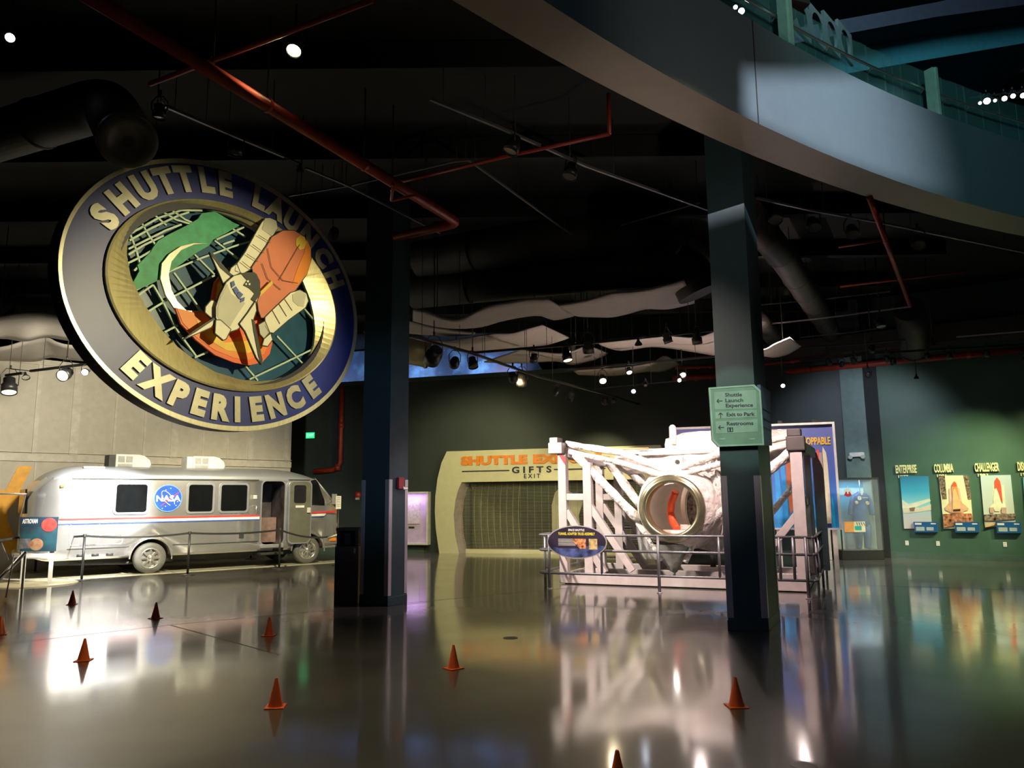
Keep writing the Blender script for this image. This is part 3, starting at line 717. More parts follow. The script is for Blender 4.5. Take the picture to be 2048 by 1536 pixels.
P = [vuv(x, y) for x, y in ZP(450, 900, 5.907, [(1000, 787), (1168, 780), (1160, 788), (1000, 796)])]; MB().prism(V, P, -.02, .012).build('stripe_blue', M['stbl'], van)
# windows
def window(u0, u1, v0, v1):
    MB().annulus(V, rrect(u0-.05, u1+.05, v0-.05, v1+.05, .09), rrect(u0, u1, v0, v1, .06), -.005, .02).build('window_frame', M['alum2'], van)
    MB().prism(V, rrect(u0, u1, v0, v1, .06), -.003, .008).build('window_pane', M['glass'], van)
window(-.82, -.15, 1.45, 2.1); window(.81, 1.39, 1.44, 2.1); window(1.6, 2.26, 1.44, 2.1)
# rear window on the tail, roof edge vent, side hatch
P = [(-.50, 1.45), (.50, 1.45), (.45, 2.0), (-.45, 2.0)]
TR = Fr(V.P(-2.535, 0, -WD), -V.n)
mb = MB(); mb.prism(TR, P, -.02, .02); mb.build('rear_window', M['glass'], van)
MB().prism(V, rrect(-1.5, -1.05, 2.47, 2.52, .02), -.62, -.2).build('roof_vent', M['white'], van, bevel=.02)
MB().annulus(V, rrect(-1.72, -1.12, .72, 1.42, .06), rrect(-1.70, -1.14, .74, 1.40, .05), 0, .008).build('side_hatch', M['alum3'], van)
MB().annulus(V, rrect(-1.55, -.62, .72, .95, .05), rrect(-1.53, -.64, .74, .93, .04), 0, .008).build('side_hatch', M['alum3'], van)
for u, v in ((2.15, 1.78), (2.49, 1.78)): pass
mb = MB(); mb.fbox(V, 2.42, 2.52, 1.74, 1.84, 0, .03); mb.build('porch_light', M['offw'], van, bevel=.01)
mb = MB(); mb.tube([V.P(2.5, 1.34, .01), V.P(2.5, 1.38, .05), V.P(2.5, 1.54, .05), V.P(2.5, 1.58, .01)], .012, 8); mb.build('grab_handle', M['chrome'], van)
mb = MB(); mb.fbox(V, 2.1, 2.22, .75, .88, 0, .012); mb.build('outlet_cover', M['dark'], van)
MB().fbox(V.at(0, 0, 0), -1.98, -1.9, 2.02, 2.08, -.1, .02).build('marker_lamp', mat('amber_lens', (.5, .12, .03), .3), van, bevel=.01)
mb = MB(); mb.smooth = True
for k in range(3): mb.fbox(V, -1.55+.3*k, -1.4+.3*k, .47, .53, -.045, .005)
mb.build('skirt_vent', M['dark'], van)
# roof air conditioners
for (x0, x1) in ((-.70, .12), (1.13, 1.96)):
    cm = MB(); zc0, zc1 = 2.5, 2.86
    prof = [(x0, zc0), (x1-.08, zc0), (x1, zc0+.1), (x1-.03, zc0+.22), (x1-.16, zc1-.03), (x1-.3, zc1), (x0, zc1)]
    a = cm.prism(V, prof, -1.45, -.85).build('air_conditioner', M['offw'], van, bevel=.02)
    g = MB(); g.fbox(V, x0+.05, x0+.20, zc0+.16, zc1-.05, -.85, -.84); g.fbox(V, x0+.23, x0+.38, zc0+.16, zc1-.05, -.85, -.84); g.fbox(V, x0+.05, x0+.38, zc0+.06, zc0+.12, -.85, -.84)
    g.build('air_grille', mat('grille_grey', (.3, .3, .28), .6), a)
    MB().fbox(V, x0-.14, x0, zc0+.02, zc1-.02, -1.4, -.9).build('rear_grille', M['dark'] if x0 < 0 else M['offw'], a)
# wheel arch lips
for uc in (.02, 3.98):
    mb = MB(); pts = [(uc+.47*math.cos(a), .36+.47*math.sin(a)) for a in [math.radians(d) for d in range(-5, 186, 8)]]
    mb.tube([V.P(u, v, .005) for u, v in pts], .018, 8); mb.build('wheel_arch', M['chrome'], van)
# wheels
def wheel(uc, w0, chrome=True):
    t = MB(); ax = V.n
    t.lathe([(.19, -.02), (.25, 0), (.33, -.005), (.36, -.04), (.365, -.11), (.36, -.19), (.33, -.22), (.2, -.22)], V.P(uc, .365, w0), ax, 40)
    t.lathe([(.001, -.2), (.2, -.2)], V.P(uc, .365, w0), ax, 24)
    o = t.build('wheel', M['rubber'], van)
    if not chrome: return
    r = MB(); r.lathe([(.24, .0), (.235, .012), (.215, .012), (.20, -.03), (.19, -.06)], V.P(uc, .365, w0), ax, 40)
    for k in range(8):
        a = k*math.pi/4; d = V.t*math.cos(a) + V.z*math.sin(a)
        r.beam(V.P(uc, .365, w0-.01)+d*.06, V.P(uc, .365, w0-.02)+d*.21, .045, .03, up=V.n)
    r.lathe([(.001, .05), (.05, .045), (.075, .02), (.08, -.03)], V.P(uc, .365, w0), ax, 24)
    r.lathe([(.001, -.05), (.2, -.06)], V.P(uc, .365, w0), ax, 24)
    r.build('hub_cap', M['chrome'], o)
for uc in (.02, 3.98): wheel(uc, -.02); wheel(uc, -2.05, False)
mb = MB(); mb.fbox(V, -1.9, 4.2, .26, .42, -1.7, -.6); mb.build('chassis', M['dark'], van)
mb = MB(); mb.cyl(V.P(.02, .36, -.2), V.P(.02, .36, -2.1), .06); mb.cyl(V.P(3.98, .36, -.2), V.P(3.98, .36, -2.1), .06); mb.tube([V.P(.6, .3, -.3), V.P(-.3, .25, -.5), V.P(-1.6, .3, -.5)], .04); mb.build('axle', M['dark'], van)
# open door folded flat against the body, seen from its inner face
pin = mat('door_inner_panel', (.13, .13, .10), .45)
D0, D1 = 3.37, 3.99
dr = MB(); dr.prism(V, rrect(D0, D1, .57, 2.2, .12), .05, .09); door = dr.build('open_door', pin, van, bevel=.006)
MB().annulus(V, rrect(D0-.02, D1+.02, .55, 2.22, .14), rrect(D0+.015, D1-.015, .585, 2.185, .12), .05, .097).build('door_trim', M['alum2'], door)
MB().prism(V, rrect(D0+.13, D1-.15, 1.62, 2.1, .06), .085, .094).build('door_window', M['glass'], door)
MB().fbox(V, D0+.18, D0+.42, 1.5, 1.56, .09, .11).build('door_label', M['white'], door)
MB().fbox(V, D1-.12, D1-.02, 1.36, 1.5, .09, .13).build('door_latch', M['offw'], door, bevel=.01)
# cab side glass, windshield, mirror, bumper, lights
P = [vuv(x, y, -.06) for x, y in ZP(450, 900, 5.907, [(1004, 360), (1060, 350), (1095, 400), (1135, 520), (1165, 600), (1165, 655), (1004, 650)])]
MB().prism(V, P, -.10, .004).build('cab_window', M['glass'], van)
ws = MB(); a0, a1 = 4.2, 4.76
q = [V.P(a0, sec(a0)[1]+.0, -.14), V.P(a1, sec(a1)[1]+.0, -.12), V.P(a1, sec(a1)[1]+.0, -2.18), V.P(a0, sec(a0)[1], -2.16)]
up = Vector((0, 0, .035)) + V.t*.03
ws.add([p+up for p in q]+[p+up*.2 for p in q], [(0, 1, 2, 3), (4, 7, 6, 5), (0, 4, 5, 1), (1, 5, 6, 2), (2, 6, 7, 3), (3, 7, 4, 0)]); ws.build('windshield', M['glass'], van)
ws = MB(); ws.tube([V.P(4.17, 2.27, -.1), V.P(4.5, 1.9, -.07), V.P(4.76, 1.58, -.07)], .03, 8); ws.build('pillar', M['alum2'], van)
mb = MB(); mb.fbox(V, 4.42, 4.98, .5, .68, -2.2, -.02); mb.build('front_bumper', M['chrome'], van, bevel=.03)
mb = MB(); mb.fbox(V, 4.62, 4.80, .58, .66, -.02, .01); mb.build('side_marker', mat('amber', (.8, .25, .02), .3), van, bevel=.005)
mb = MB(); mb.tube([V.P(4.5, 1.6, 0), V.P(4.6, 1.72, .2)], .012, 8); mb.fbox(V, 4.55, 4.68, 1.58, 1.86, .18, .24); mb.build('wing_mirror', M['alum3'], van, bevel=.01)
mb = MB()
for w_ in (-.25, -2.05): mb.cyl(V.P(4.84, 1.0, w_), V.P(4.9, 1.0, w_), .1, n=20)
mb.build('headlamp', M['chrome'], van)
mb = MB(); mb.fbox(V, 4.85, 4.88, .85, 1.15, -1.8, -.5); mb.build('front_grille', M['dark'], van)
mb = MB(); mb.tube([V.P(-2.5, .55, -WD-.9), V.P(-2.6, .52, -WD), V.P(-2.45, .52, -.35), V.P(-2.1, .52, -.04)], .06, 10); mb.build('rear_bumper', M['alum3'], van)
# roundel
rc = (.33, 1.77); R_ = .315
rd = MB().prism(V, ell(*rc, R_, R_, 64), .0, .01).build('roundel', M['nblue'], van)
MB().annulus(V, ell(*rc, R_+.012, R_+.012, 64), ell(*rc, R_-.008, R_-.008, 64), 0, .014).build('roundel_edge', mat('roundel_rim', (.15, .35, .8), .4), rd)
text('roundel_lettering', 'NASA', V, rc[0]+.0, rc[1]-.01, .195, M['white'], rd, w=.014, depth=.004, bold=.035, xs=1.12)
mb = MB(); mb.prism(V, [(rc[0]-.17, rc[1]-.20), (rc[0]+.02, rc[1]-.0), (rc[0]+.17, rc[1]+.10), (rc[0]+.36, rc[1]+.235), (rc[0]+.14, rc[1]+.05), (rc[0]+.04, rc[1]-.04)], .010, .0135); mb.build('roundel_vector', mat('vector_red', (.75, .05, .08), .4), rd)
mb = MB()
orb = [(rc[0]+.22*math.cos(a)*math.cos(-.9)-.09*math.sin(a)*math.sin(-.9), rc[1]+.22*math.cos(a)*math.sin(-.9)+.09*math.sin(a)*math.cos(-.9)) for a in [math.radians(k) for k in range(20, 330, 12)]]
for a, b in zip(orb, orb[1:]): mb.beam(V.P(*a, .0135), V.P(*b, .0135), .012, .003, up=V.n)
mb.build('roundel_orbit', M['white'], rd)
mb = MB()
for du, dv in ((.05, .24), (-.12, -.24), (.22, -.08), (.19, -.17), (-.05, -.19), (-.06, .2)): mb.cyl(V.P(rc[0]+du, rc[1]+dv, .01), V.P(rc[0]+du, rc[1]+dv, .014), .012, n=8)
mb.build('roundel_star', M['white'], rd)
# light vinyl pad under the van
mb = MB(); mb.fbox(V, -3.5, 5.6, 0, .012, -3.4, .12)
tag(mb.build('floor_pad', mat('pad_beige', (.42, .40, .30), .25), None, V.P(1, 0, -1)), 'thin light beige display pad on the floor under the silver van', 'floor pad')
# ================================================================ gift shop front
GF = BW.at(0, 0, .0)
FW = .38
def gp(x, y, w=FW): return GF.uv(x, y, w)
zg = lambda pts, w=FW: [gp(860+x/5.689, 880+y/5.689, w) for x, y in pts]
gs = thing('shop_front', 'cream curved shop front with orange lettering and a closed roller grille', 'shop front', BW.P(2, 0, FW))
uL0, vT = gp(905, 902); uR0 = uL0 + 6.4
pl_ = zg([(190, 130), (130, 260), (85, 440), (60, 640), (55, 820), (65, 1000), (85, 1150), (105, 1282)])
pl_[-1] = (pl_[-1][0], 0); oi = zg([(430, 1275), (375, 1050), (355, 850), (365, 700), (395, 590), (445, 478)])
ai = zg([(330, 1280), (285, 1080), (270, 850), (290, 680), (320, 570), (360, 480)])
ai[0] = (ai[0][0], 0); oT = ai[-1][1]; uc = (uL0+uR0)/2
mir = lambda pts: [(2*uc-u, v) for u, v in pts]
outer = pl_ + ai + mir(ai)[::-1] + mir(pl_)[::-1]
MB().prism(GF, outer, 0, FW).build('facade', M['cream'], gs)
# reveal of the opening, curved jambs going back
jm_ = mat('jamb_mauve', (.42, .36, .37), .45)
for side in (0, 1):
    mb = MB(); mb.smooth = True
    A_ = ai if not side else mir(ai); B_ = [(u + (.26 if not side else -.26), v) for u, v in A_]
    for i in range(len(A_)-1):
        mb.add([GF.P(*A_[i], FW-.002), GF.P(*A_[i+1], FW-.002), GF.P(*B_[i+1], -.28), GF.P(*B_[i], -.28)], [(0, 1, 2, 3)])
    mb.build('jamb', jm_, gs)
uJ = min(u for u, v in ai)+.3; uK = 2*uc-uJ
MB().fbox(GF, uJ, uK, 0, .13, .05, .12).build('sill', M['cream'], gs)
tb = zg([(105, 1282)])[0]
# roller grille: thin horizontal bars with links
mb = MB(); n_ = 46
for k in range(n_):
    v = .16 + (oT-.2)*k/(n_-1); mb.fbox(GF, uJ-.15, uK+.15, v-.005, v+.005, .08, .09)
mb.build('roller_grille', mat('grille_bar', (.55, .55, .42), .35, .5), gs)
mb = MB()
for k in range(26):
    u = uJ + (uK-uJ)*k/25; mb.fbox(GF, u-.004, u+.004, .13, oT, .078, .086)
mb.build('grille_link', mat('grille_link', (.3, .3, .24), .4, .4), gs)
# dim shop inside
si = mat('shop_inside', (.22, .22, .15), .5); sd_ = mat('shop_dark', (.02, .02, .03), .6)
mb = MB(); mb.fbox(GF, uJ-.5, uK+.5, 0, oT+.6, -3.1, -3.0); mb.fbox(GF, uJ-.6, uJ-.5, 0, oT+.6, -3, -.3); mb.fbox(GF, uK+.5, uK+.6, 0, oT+.6, -3, -.3); mb.fbox(GF, uJ-.6, uK+.6, oT+.5, oT+.6, -3.1, -.3)
mb.build('shop_room', sd_, gs)
mb = MB(); mb.smooth = True   # curved ribbed wall inside
pts = [(uJ-.1+1.0*k/8, -.35-2.4*k/8) for k in range(9)]
for a, b in zip(pts, pts[1:]):
    mb.add([GF.P(a[0], .0, a[1]), GF.P(b[0], 0, b[1]), GF.P(b[0], oT+.3, b[1]), GF.P(a[0], oT+.3, a[1])], [(0, 1, 2, 3)])
mb.build('ribbed_wall', si, gs)
mb = MB()
for a in pts: mb.tube([GF.P(a[0]+.10*(1-((v-1.2)/1.3)**2)*-1+.1, v, a[1]+.04) for v in [.1+.25*j for j in range(10)]], .014, 6)
mb.build('rib', mat('rib_cream', (.5, .5, .3), .4), gs)
MB().fbox(GF, uJ+2.9, uJ+3.25, .7, 1.9, -1.6, -1.55).build('shop_poster', mat('shop_poster_blue', (.05, .25, .65), .4), gs)
mb = MB(); mb.prism(GF, zg([(1385, 740), (1420, 600), (1500, 520), (1740, 700), (1690, 860), (1720, 1100), (1390, 1100)], -.5), -.55, -.5); mb.build('shop_fixture', M['cream'], gs)
# lettering, slightly rotated with the facade perspective (it lies on the facade itself)
og = mat('letter_orange', (.85, .25, .02), .45)
uS0, v0 = gp(923, 923); uS1, _ = gp(1056, 918); uE0, _ = gp(1066, 918)
_, vb = gp(990, 931); 
text('lettering_main', 'SHUTTLE', GF, uS0, (gp(925, 914)[1]+gp(925, 932)[1])/2, .36, og, gs, w=FW+.001, align='LEFT', fitw=uS1-uS0, bold=.06, depth=.03)
text('lettering_main', 'EXPRESS', GF, uE0, (gp(925, 914)[1]+gp(925, 932)[1])/2, .36, og, gs, w=FW+.001, align='LEFT', fitw=(uS1-uS0)*.98, bold=.06, depth=.03)
ug, vg = gp(1063, 940)
text('lettering_gifts', 'G I F T S', GF, ug, vg, .27, M['text_dark'], gs, w=FW+.001, fitw=gp(1103, 940)[0]-gp(1024, 940)[0], bold=.03, depth=.02)
ux, vx = gp(1064, 952.5)
text('lettering_exit', 'E X I T', GF, ux, vx, .19, M['text_dark'], gs, w=FW+.001, fitw=gp(1080, 940)[0]-gp(1048, 940)[0], bold=.012, depth=.02)
a = gp(924, 942.5); b = gp(1019, 941); c = gp(1108, 938)
mb = MB(); mb.fbox(GF, a[0], b[0], vg-.018, vg+.018, FW, FW+.015); mb.fbox(GF, c[0], c[0]+1.6, vg-.018, vg+.018, FW, FW+.015); mb.build('lettering_rule', M['text_dark'], gs)
# lilac lit display niche left of the shop
a = BW.uv(815, 987); b = BW.uv(858.5, 1086)
nc = thing('display_niche', 'lilac lit wall display with a framed picture, between left column and shop front', 'wall display', BW.P((a[0]+b[0])/2, b[1], 0))
lil = mat('niche_lilac', (.62, .5, .72), .5)
MB().fbox(BW, a[0]-1.1, b[0], b[1], a[1], 0, .06).build('back_panel', lil, nc)
MB().annulus(BW, [(a[0]-1.15, b[1]-.05), (b[0]+.05, b[1]-.05), (b[0]+.05, a[1]+.05), (a[0]-1.15, a[1]+.05)], [(a[0]-1.1, b[1]), (b[0], b[1]), (b[0], a[1]), (a[0]-1.1, a[1])], 0, .25).build('frame', M['white'], nc)
q = BW.uv(842, 1004); r = BW.uv(842, 1048)
MB().fbox(BW, q[0]-.95, q[0], r[1], q[1], .06, .10).build('picture', mat('picture_print', (.55, .48, .5), .5, var=.3, scale=14, col2=(.75, .7, .75)), nc, bevel=.01)
MB().fbox(BW, q[0]-.4, q[0]-.2, r[1]-.14, r[1]-.08, .06, .07).build('caption', M['dark'], nc)
lamp('AREA', 'niche_light', BW.P(b[0]-.6, a[1]-.02, .3), BW.P(b[0]-.6, b[1], .1), 9, (.75, .5, 1), sx=1.0, sy=.06, parent=nc)

# ================================================================ truss exhibit
T0 = Vector((.9, 15.63, 0)); TF = Fr(T0, (.915, -.403))
def tp(x, y, d=0): return TF.px(x, y, -d)
def tuv(x, y, d=0): return TF.uv(x, y, -d)
tr = thing('truss_exhibit', 'white wrapped spacecraft tunnel adapter truss on a pale steel cradle', 'spacecraft exhibit', TF.P(2.3, 0, -1.3))
W_ = 4.62; D_ = 2.7
def post(x, y0, y1, d, name='cradle_post', wd=.17):
    u, _ = tuv(x, (y0+y1)/2, d); _, v1 = tuv(x, y0, d); _, v0 = tuv(x, y1, d); v0 = max(v0, .1)
    MB().fbox(TF, u-wd/2, u+wd/2, v0, v1, -d-wd/2, -d+wd/2).build(name, M['frame'], tr, bevel=.01); return u, v0, v1
def bar(x0, y0, x1, y1, d, h=.14, name='cradle_bar', d2=None):
    MB().beam(tp(x0, y0, d), tp(x1, y1, d if d2 is None else d2), .13, h, up=TF.n).build(name, M['frame'], tr, bevel=.008)
# base
mb = MB(); mb.fbox(TF, 0, W_, .02, .2, -.14, 0); mb.fbox(TF, 0, W_, .02, .2, -D_-.14, -D_); mb.fbox(TF, 0, .16, .02, .2, -D_, 0); mb.fbox(TF, W_-.16, W_, .02, .2, -D_, 0); mb.fbox(TF, 0, W_, .02, .2, -D_/2-.07, -D_/2+.07)
mb.build('cradle_base', M['frame'], tr, bevel=.01)
mb = MB(); mb.fbox(TF, .1, W_-.1, 0, .02, -D_, -.05); mb.build('base_foot', M['dark'], tr)
for x, y0, d in ((1128, 908, .15), (1178, 925, .15), (1202, 925, 1.9), (1239, 925, 1.9)): post(x, y0, 1160, d)
bar(1134, 994, 1178, 994, .15); bar(1205, 994, 1239, 994, 1.9)
bar(1134, 1022, 1210, 1146, .15); bar(1176, 1005, 1266, 1142, .15); bar(1206, 1010, 1292, 1136, 1.9); bar(1243, 1015, 1330, 1136, 1.9)
uR1, _, _ = post(1600, 885, 1165, .15, wd=.21); post(1621, 905, 1150, 1.1, wd=.12); post(1642, 905, 1140, 2.3, wd=.2)
bar(1595, 1028, 1544, 1092, .15); bar(1544, 1092, 1548, 1140, .15)
MB().fbox(TF, uR1, uR1+.12, 1.5, 1.66, -2.3, -.15).build('side_bar', mat('bar_bluegrey', (.25, .28, .34), .4), tr, bevel=.01)
MB().fbox(TF, uR1-.08, uR1+.14, .25, 1.5, -2.25, -1.0).build('side_panel', mat('panel_pink_white', (.62, .55, .54), .5), tr, bevel=.01)
# heads on top of the posts
for x, y0, y1, hw, d in ((1115, 886, 908, .15, .15), (1112, 876, 888, .09, .15), (1591, 873, 902, .16, .15), (1588, 858, 874, .12, .15)):
    u, va = tuv(x, y0, d); _, vb_ = tuv(x, y1, d); MB().fbox(TF, u-hw, u+hw, vb_, va, -d-.16, -d+.16).build('post_head', M['frame'] if x < 1500 else M['ductg'], tr, bevel=.02)
MB().beam(tp(1128, 905, .15), tp(1210, 925, 1.9), .2, .2).build('top_rail', M['frame'], tr, bevel=.01)
MB().beam(tp(1600, 895, .15), TF.P(uR1+.15, tuv(1600, 895, .15)[1], -2.3), .18, .2).build('top_rail', M['frame'], tr, bevel=.01)
# wrapped struts
def strut(pts, r, name='wrapped_strut', m=None):
    P = [tp(*p) for p in pts]
    Q = []
    for a, b in zip(P, P[1:]):
        n = max(2, int((b-a).length/.18)); Q += [a.lerp(b, k/n) for k in range(n)]
    Q.append(P[-1]); rr = [r*(1+.10*math.sin(k*2.3)+.05*math.sin(k*5.1)) for k in range(len(Q))]
    MB().tube(Q, rr, 14).build(name, m or M['tubew'], tr)
strut([(1132, 888, .3), (1240, 905, .3), (1342, 943, .2)], .07); strut([(1132, 902, .2), (1240, 925, .1), (1342, 955, 0)], .055)
strut([(1342, 943, .2), (1450, 903, .4), (1592, 868, .9)], .07); strut([(1342, 955, 0), (1450, 925, .3), (1594, 884, .5)], .055)
strut([(1150, 908, .15), (1280, 1042, .2)], .085); strut([(1212, 918, .6), (1283, 1015, .5)], .085); strut([(1232, 922, 1.2), (1300, 980, .9)], .07); strut([(1270, 935, 1.4), (1300, 975, 1.2)], .05)
strut([(1405, 1052, .3), (1475, 1000, .3), (1594, 890, .3)], .085); strut([(1410, 1010, .9), (1500, 960, .8), (1596, 905, .6)], .07)
strut([(1470, 1090, 1.4), (1540, 1030, 1.2), (1600, 955, .9)], .06); strut([(1275, 1045, .2), (1325, 1120, .2)], .05); strut([(1405, 1050, .3), (1370, 1125, .2)], .05)
strut([(1395, 1090, .9), (1440, 1030, .9)], .06)
# big ring and tunnel drum behind it
rcx = tp(1342, 1017, -.2); RO = .62
mb = MB(); mb.lathe([(.47, -.30), (.47, -.02), (.50, .03), (.55, .03), (.56, .0), (.60, .0), (.625, -.03), (.625, -.10), (.58, -.14), (.58, -.30)], rcx, TF.n, 64)
mb.build('docking_ring', M['ringm'], tr)
mb = MB(); mb.lathe([(.475, -.30), (.475, -.06), (.49, -.05), (.49, -.0)], rcx, TF.n, 64); mb.build('ring_seal', mat('seal_tan', (.40, .30, .12), .4), tr)
tin = mat('tunnel_inside', (.50, .42, .36), .5, var=.04)
mb = MB(); mb.lathe([(.475, -.3), (.52, -.5), (.66, -.8), (.70, -1.4), (.66, -2.0), (.3, -2.3), (.001, -2.35)], rcx, TF.n, 48); mb.build('tunnel_lining', tin, tr)
lamp('POINT', 'tunnel_lamp', rcx - TF.n*1.0 + Vector((-.2, 0, .35)), rcx, 9, (1, .9, .8), size=.08, parent=tr)
# bulkhead opening, hose and bracket inside
bc = rcx - TF.n*.62 + TF.t*.27
bf = Fr(bc, (TF.t + TF.n*.75))
mb = MB(); mb.annulus(bf, ell(0, 0, .32, .50, 40), ell(0, 0, .20, .38, 40), -.05, .0); mb.build('bulkhead_ring', M['offw'], tr)
mb = MB(); mb.prism(bf, ell(0, 0, .20, .38, 40), -.06, -.05); mb.build('bulkhead_glass', mat('port_grey', (.10, .12, .12), .3, var=.6, scale=16), tr)
hp = [tp(1351, 983, .35), tp(1343, 1005, .45), tp(1341, 1025, .5), tp(1346, 1045, .4), tp(1354, 1058, .25)]
mb = MB(); Q = []
for a, b in zip(hp, hp[1:]): Q += [a.lerp(b, k/6) for k in range(6)]
mb.tube(Q+[hp[-1]], [.07*(1+.07*(k % 2)) for k in range(len(Q)+1)], 12); mb.build('orange_hose', mat('hose_orange', (.85, .10, .03), .5), tr)
u, v = tuv(1346, 1068, .1)
mb = MB(); mb.fbox(TF, u-.26, u+.26, v-.04, v+.07, -.35, -.1); mb.fbox(TF, u+.10, u+.30, v+.07, v+.17, -.35, -.3); mb.build('ring_bracket', M['offw'], tr, bevel=.008)
# outer drum with blankets
def lumpy(prof, O, axis, n, amp, seed):
    rnd = random.Random(seed); rs = []; ax = Vector(axis).normalized(); x = ax.cross(Vector((0, 0, 1)) if abs(ax.z) < .9 else Vector((1, 0, 0))).normalized(); y = ax.cross(x)
    for r, h in prof: rs.append([O + ax*(h + rnd.uniform(-amp, amp)) + (x*math.cos(2*math.pi*k/n) + y*math.sin(2*math.pi*k/n))*(r + rnd.uniform(-amp, amp)) for k in range(n)])
    mb = MB(); mb.smooth = True; mb.rings(rs, caps=False); return mb
lumpy([(.6, -.14), (.70, -.28), (.78, -.5), (.80, -.8), (.82, -1.1), (.82, -1.4), (.8, -1.7), (.74, -2.0), (.5, -2.25)], rcx, TF.n, 36, .02, 3).build('tunnel_blanket', M['blanket'], tr)
# upper cross drum and boxes
def uvz(x, y, d): u, v = tuv(x, y, d); return u, v
a = TF.P(.95, 2.42, -1.1); b = TF.P(3.75, 2.40, -1.1)
rs = []; rnd = random.Random(5); mb = MB(); mb.smooth = True
for k in range(15):
    c = a.lerp(b, k/14); rr = .26 - (.1 if k in (0, 14) else 0) + (.06 if 5 < k < 13 else 0)
    rs.append([c + TF.n*math.cos(2*math.pi*j/18)*(rr*1.5+rnd.uniform(-.02, .02)) + TF.z*math.sin(2*math.pi*j/18)*(rr+rnd.uniform(-.015, .015)) for j in range(18)])
mb.rings(rs).build('cross_drum', M['blanket'], tr)
u0, v0 = uvz(1270, 925, .9); u1, v1 = uvz(1445, 885, .9)
MB().fbox(TF, u0+.15, u1+.3, v0+.12, v1-.12, -.95, -.6).build('drum_beam', M['blanket'], tr, bevel=.03)
MB().cyl(tp(1235, 898, .55), tp(1297, 897, .55), .02).build('tan_pipe', mat('tan_pipe', (.65, .38, .18), .5), tr)
rs = []; mb = MB(); mb.smooth = True; rnd = random.Random(9)
u0, v0 = uvz(1335, 885, 1.2); u1, v1 = uvz(1424, 862, 1.2)
for k in range(9):
    u = u0 + (u1+.5-u0)*k/8; h = (v1-v0)*(min(1, .35+k*.3)) + .25
    rs.append([TF.P(u, v0-.25, -1.0), TF.P(u, v0-.25+h*.6+rnd.uniform(-.02, .02), -.93), TF.P(u, v0-.25+h+rnd.uniform(-.015, .015), -1.05), TF.P(u, v0-.25+h+rnd.uniform(-.02, .02), -1.3), TF.P(u, v0-.25+h*.6, -1.5), TF.P(u, v0-.25, -1.45)])
mb.rings(rs).build('hatch_cover', M['blanket'], tr)
u, vt_ = uvz(1344.5, 849, .9); _, vb_ = uvz(1344.5, 888, .9)
mb = MB(); mb.lathe([(.001, vt_), (.04, vt_-.012), (.068, vt_-.05), (.07, vb_), (.001, vb_)], TF.P(u, 0, -.9), (0, 0, 1), 24); mb.build('capped_pipe', M['white'], tr)
u, v = uvz(1355, 924, .55)
mb = MB(); mb.fbox(TF, u-.12, u+.10, v-.1, v+.1, -.8, -.55); mb.build('lug', M['blanket'], tr, bevel=.02); MB().cyl(TF.P(u, v, -.55), TF.P(u, v, -.53), .045).build('lug_hole', M['dark'], tr)
# right side wrapped box seen beyond the directory board
rs = []; mb = MB(); mb.smooth = True
for k in range(6):
    x = 1535+k*9; p = [tp(x, 935-k*6, 1.2), tp(x, 862+rnd.uniform(-2, 2), 1.2), tp(x, 858, 1.7), tp(x, 935-k*6, 1.7)]; rs.append(p)
mb.rings(rs).build('wrapped_box', M['blanket'], tr)
# blankets draped beside and under the ring
rnd = random.Random(11)
def drape(poly_rows, m, name='draped_blanket'):
    mb = MB(); mb.smooth = True; rows = []
    for row in poly_rows:
        (x0, y0), (x1, y1), d = row; n = 9; rows.append([tp(x0+(x1-x0)*k/n, y0+(y1-y0)*k/n, d + .10*math.sin(k*1.9+len(rows))+rnd.uniform(-.03, .03)) for k in range(n+1)])
    nn = len(rows[0]); b = len(mb.v); mb.v += [p for r_ in rows for p in r_]
    for i in range(len(rows)-1):
        for j in range(nn-1): mb.f.append([i*nn+j, i*nn+j+1, (i+1)*nn+j+1, (i+1)*nn+j]); mb.m.append(0); mb.sm.append(True)
    o = mb.build(name, m, tr); s_ = o.modifiers.new('t', 'SOLIDIFY'); s_.thickness = .02
drape([((1372, 935), (1462, 905), .5), ((1390, 955), (1465, 925), .6), ((1402, 975), (1468, 950), .55), ((1410, 1000), (1470, 985), .6), ((1412, 1030), (1470, 1020), .7), ((1405, 1060), (1475, 1070), .9), ((1390, 1095), (1480, 1115), 1.0)], M['blanket'])
drape([((1272, 1050), (1300, 1055), .35), ((1274, 1075), (1305, 1078), .35), ((1278, 1100), (1312, 1104), .35), ((1290, 1118), (1318, 1120), .4)], M['clear'], 'plastic_sheet')
# grey keel cone below the ring
k0 = tp(1352, 1088, .35); k1 = tp(1348, 1142, .35)
lumpy([(.38, .52), (.30, .36), (.21, .22), (.12, .08), (.07, 0), (.03, -.03)], Vector((k1.x, k1.y, k1.z)), (0, 0, 1), 20, .012, 8).build('keel_cone', M['foil'], tr)
MB().cyl(Vector((k1.x, k1.y, .2)), Vector((k1.x, k1.y, k1.z)), .03).build('keel_pin', M['steel'], tr)
for a_, b_ in (((1117, 910), (1131, 931)), ((1632, 898), (1638, 922))):
    P = [tuv(a_[0], a_[1], .0), tuv(b_[0], a_[1]+2, .0), tuv(b_[0], b_[1], .0)]; MB().prism(TF, P, -.01, 0).build('red_tag', M['redp'], tr)

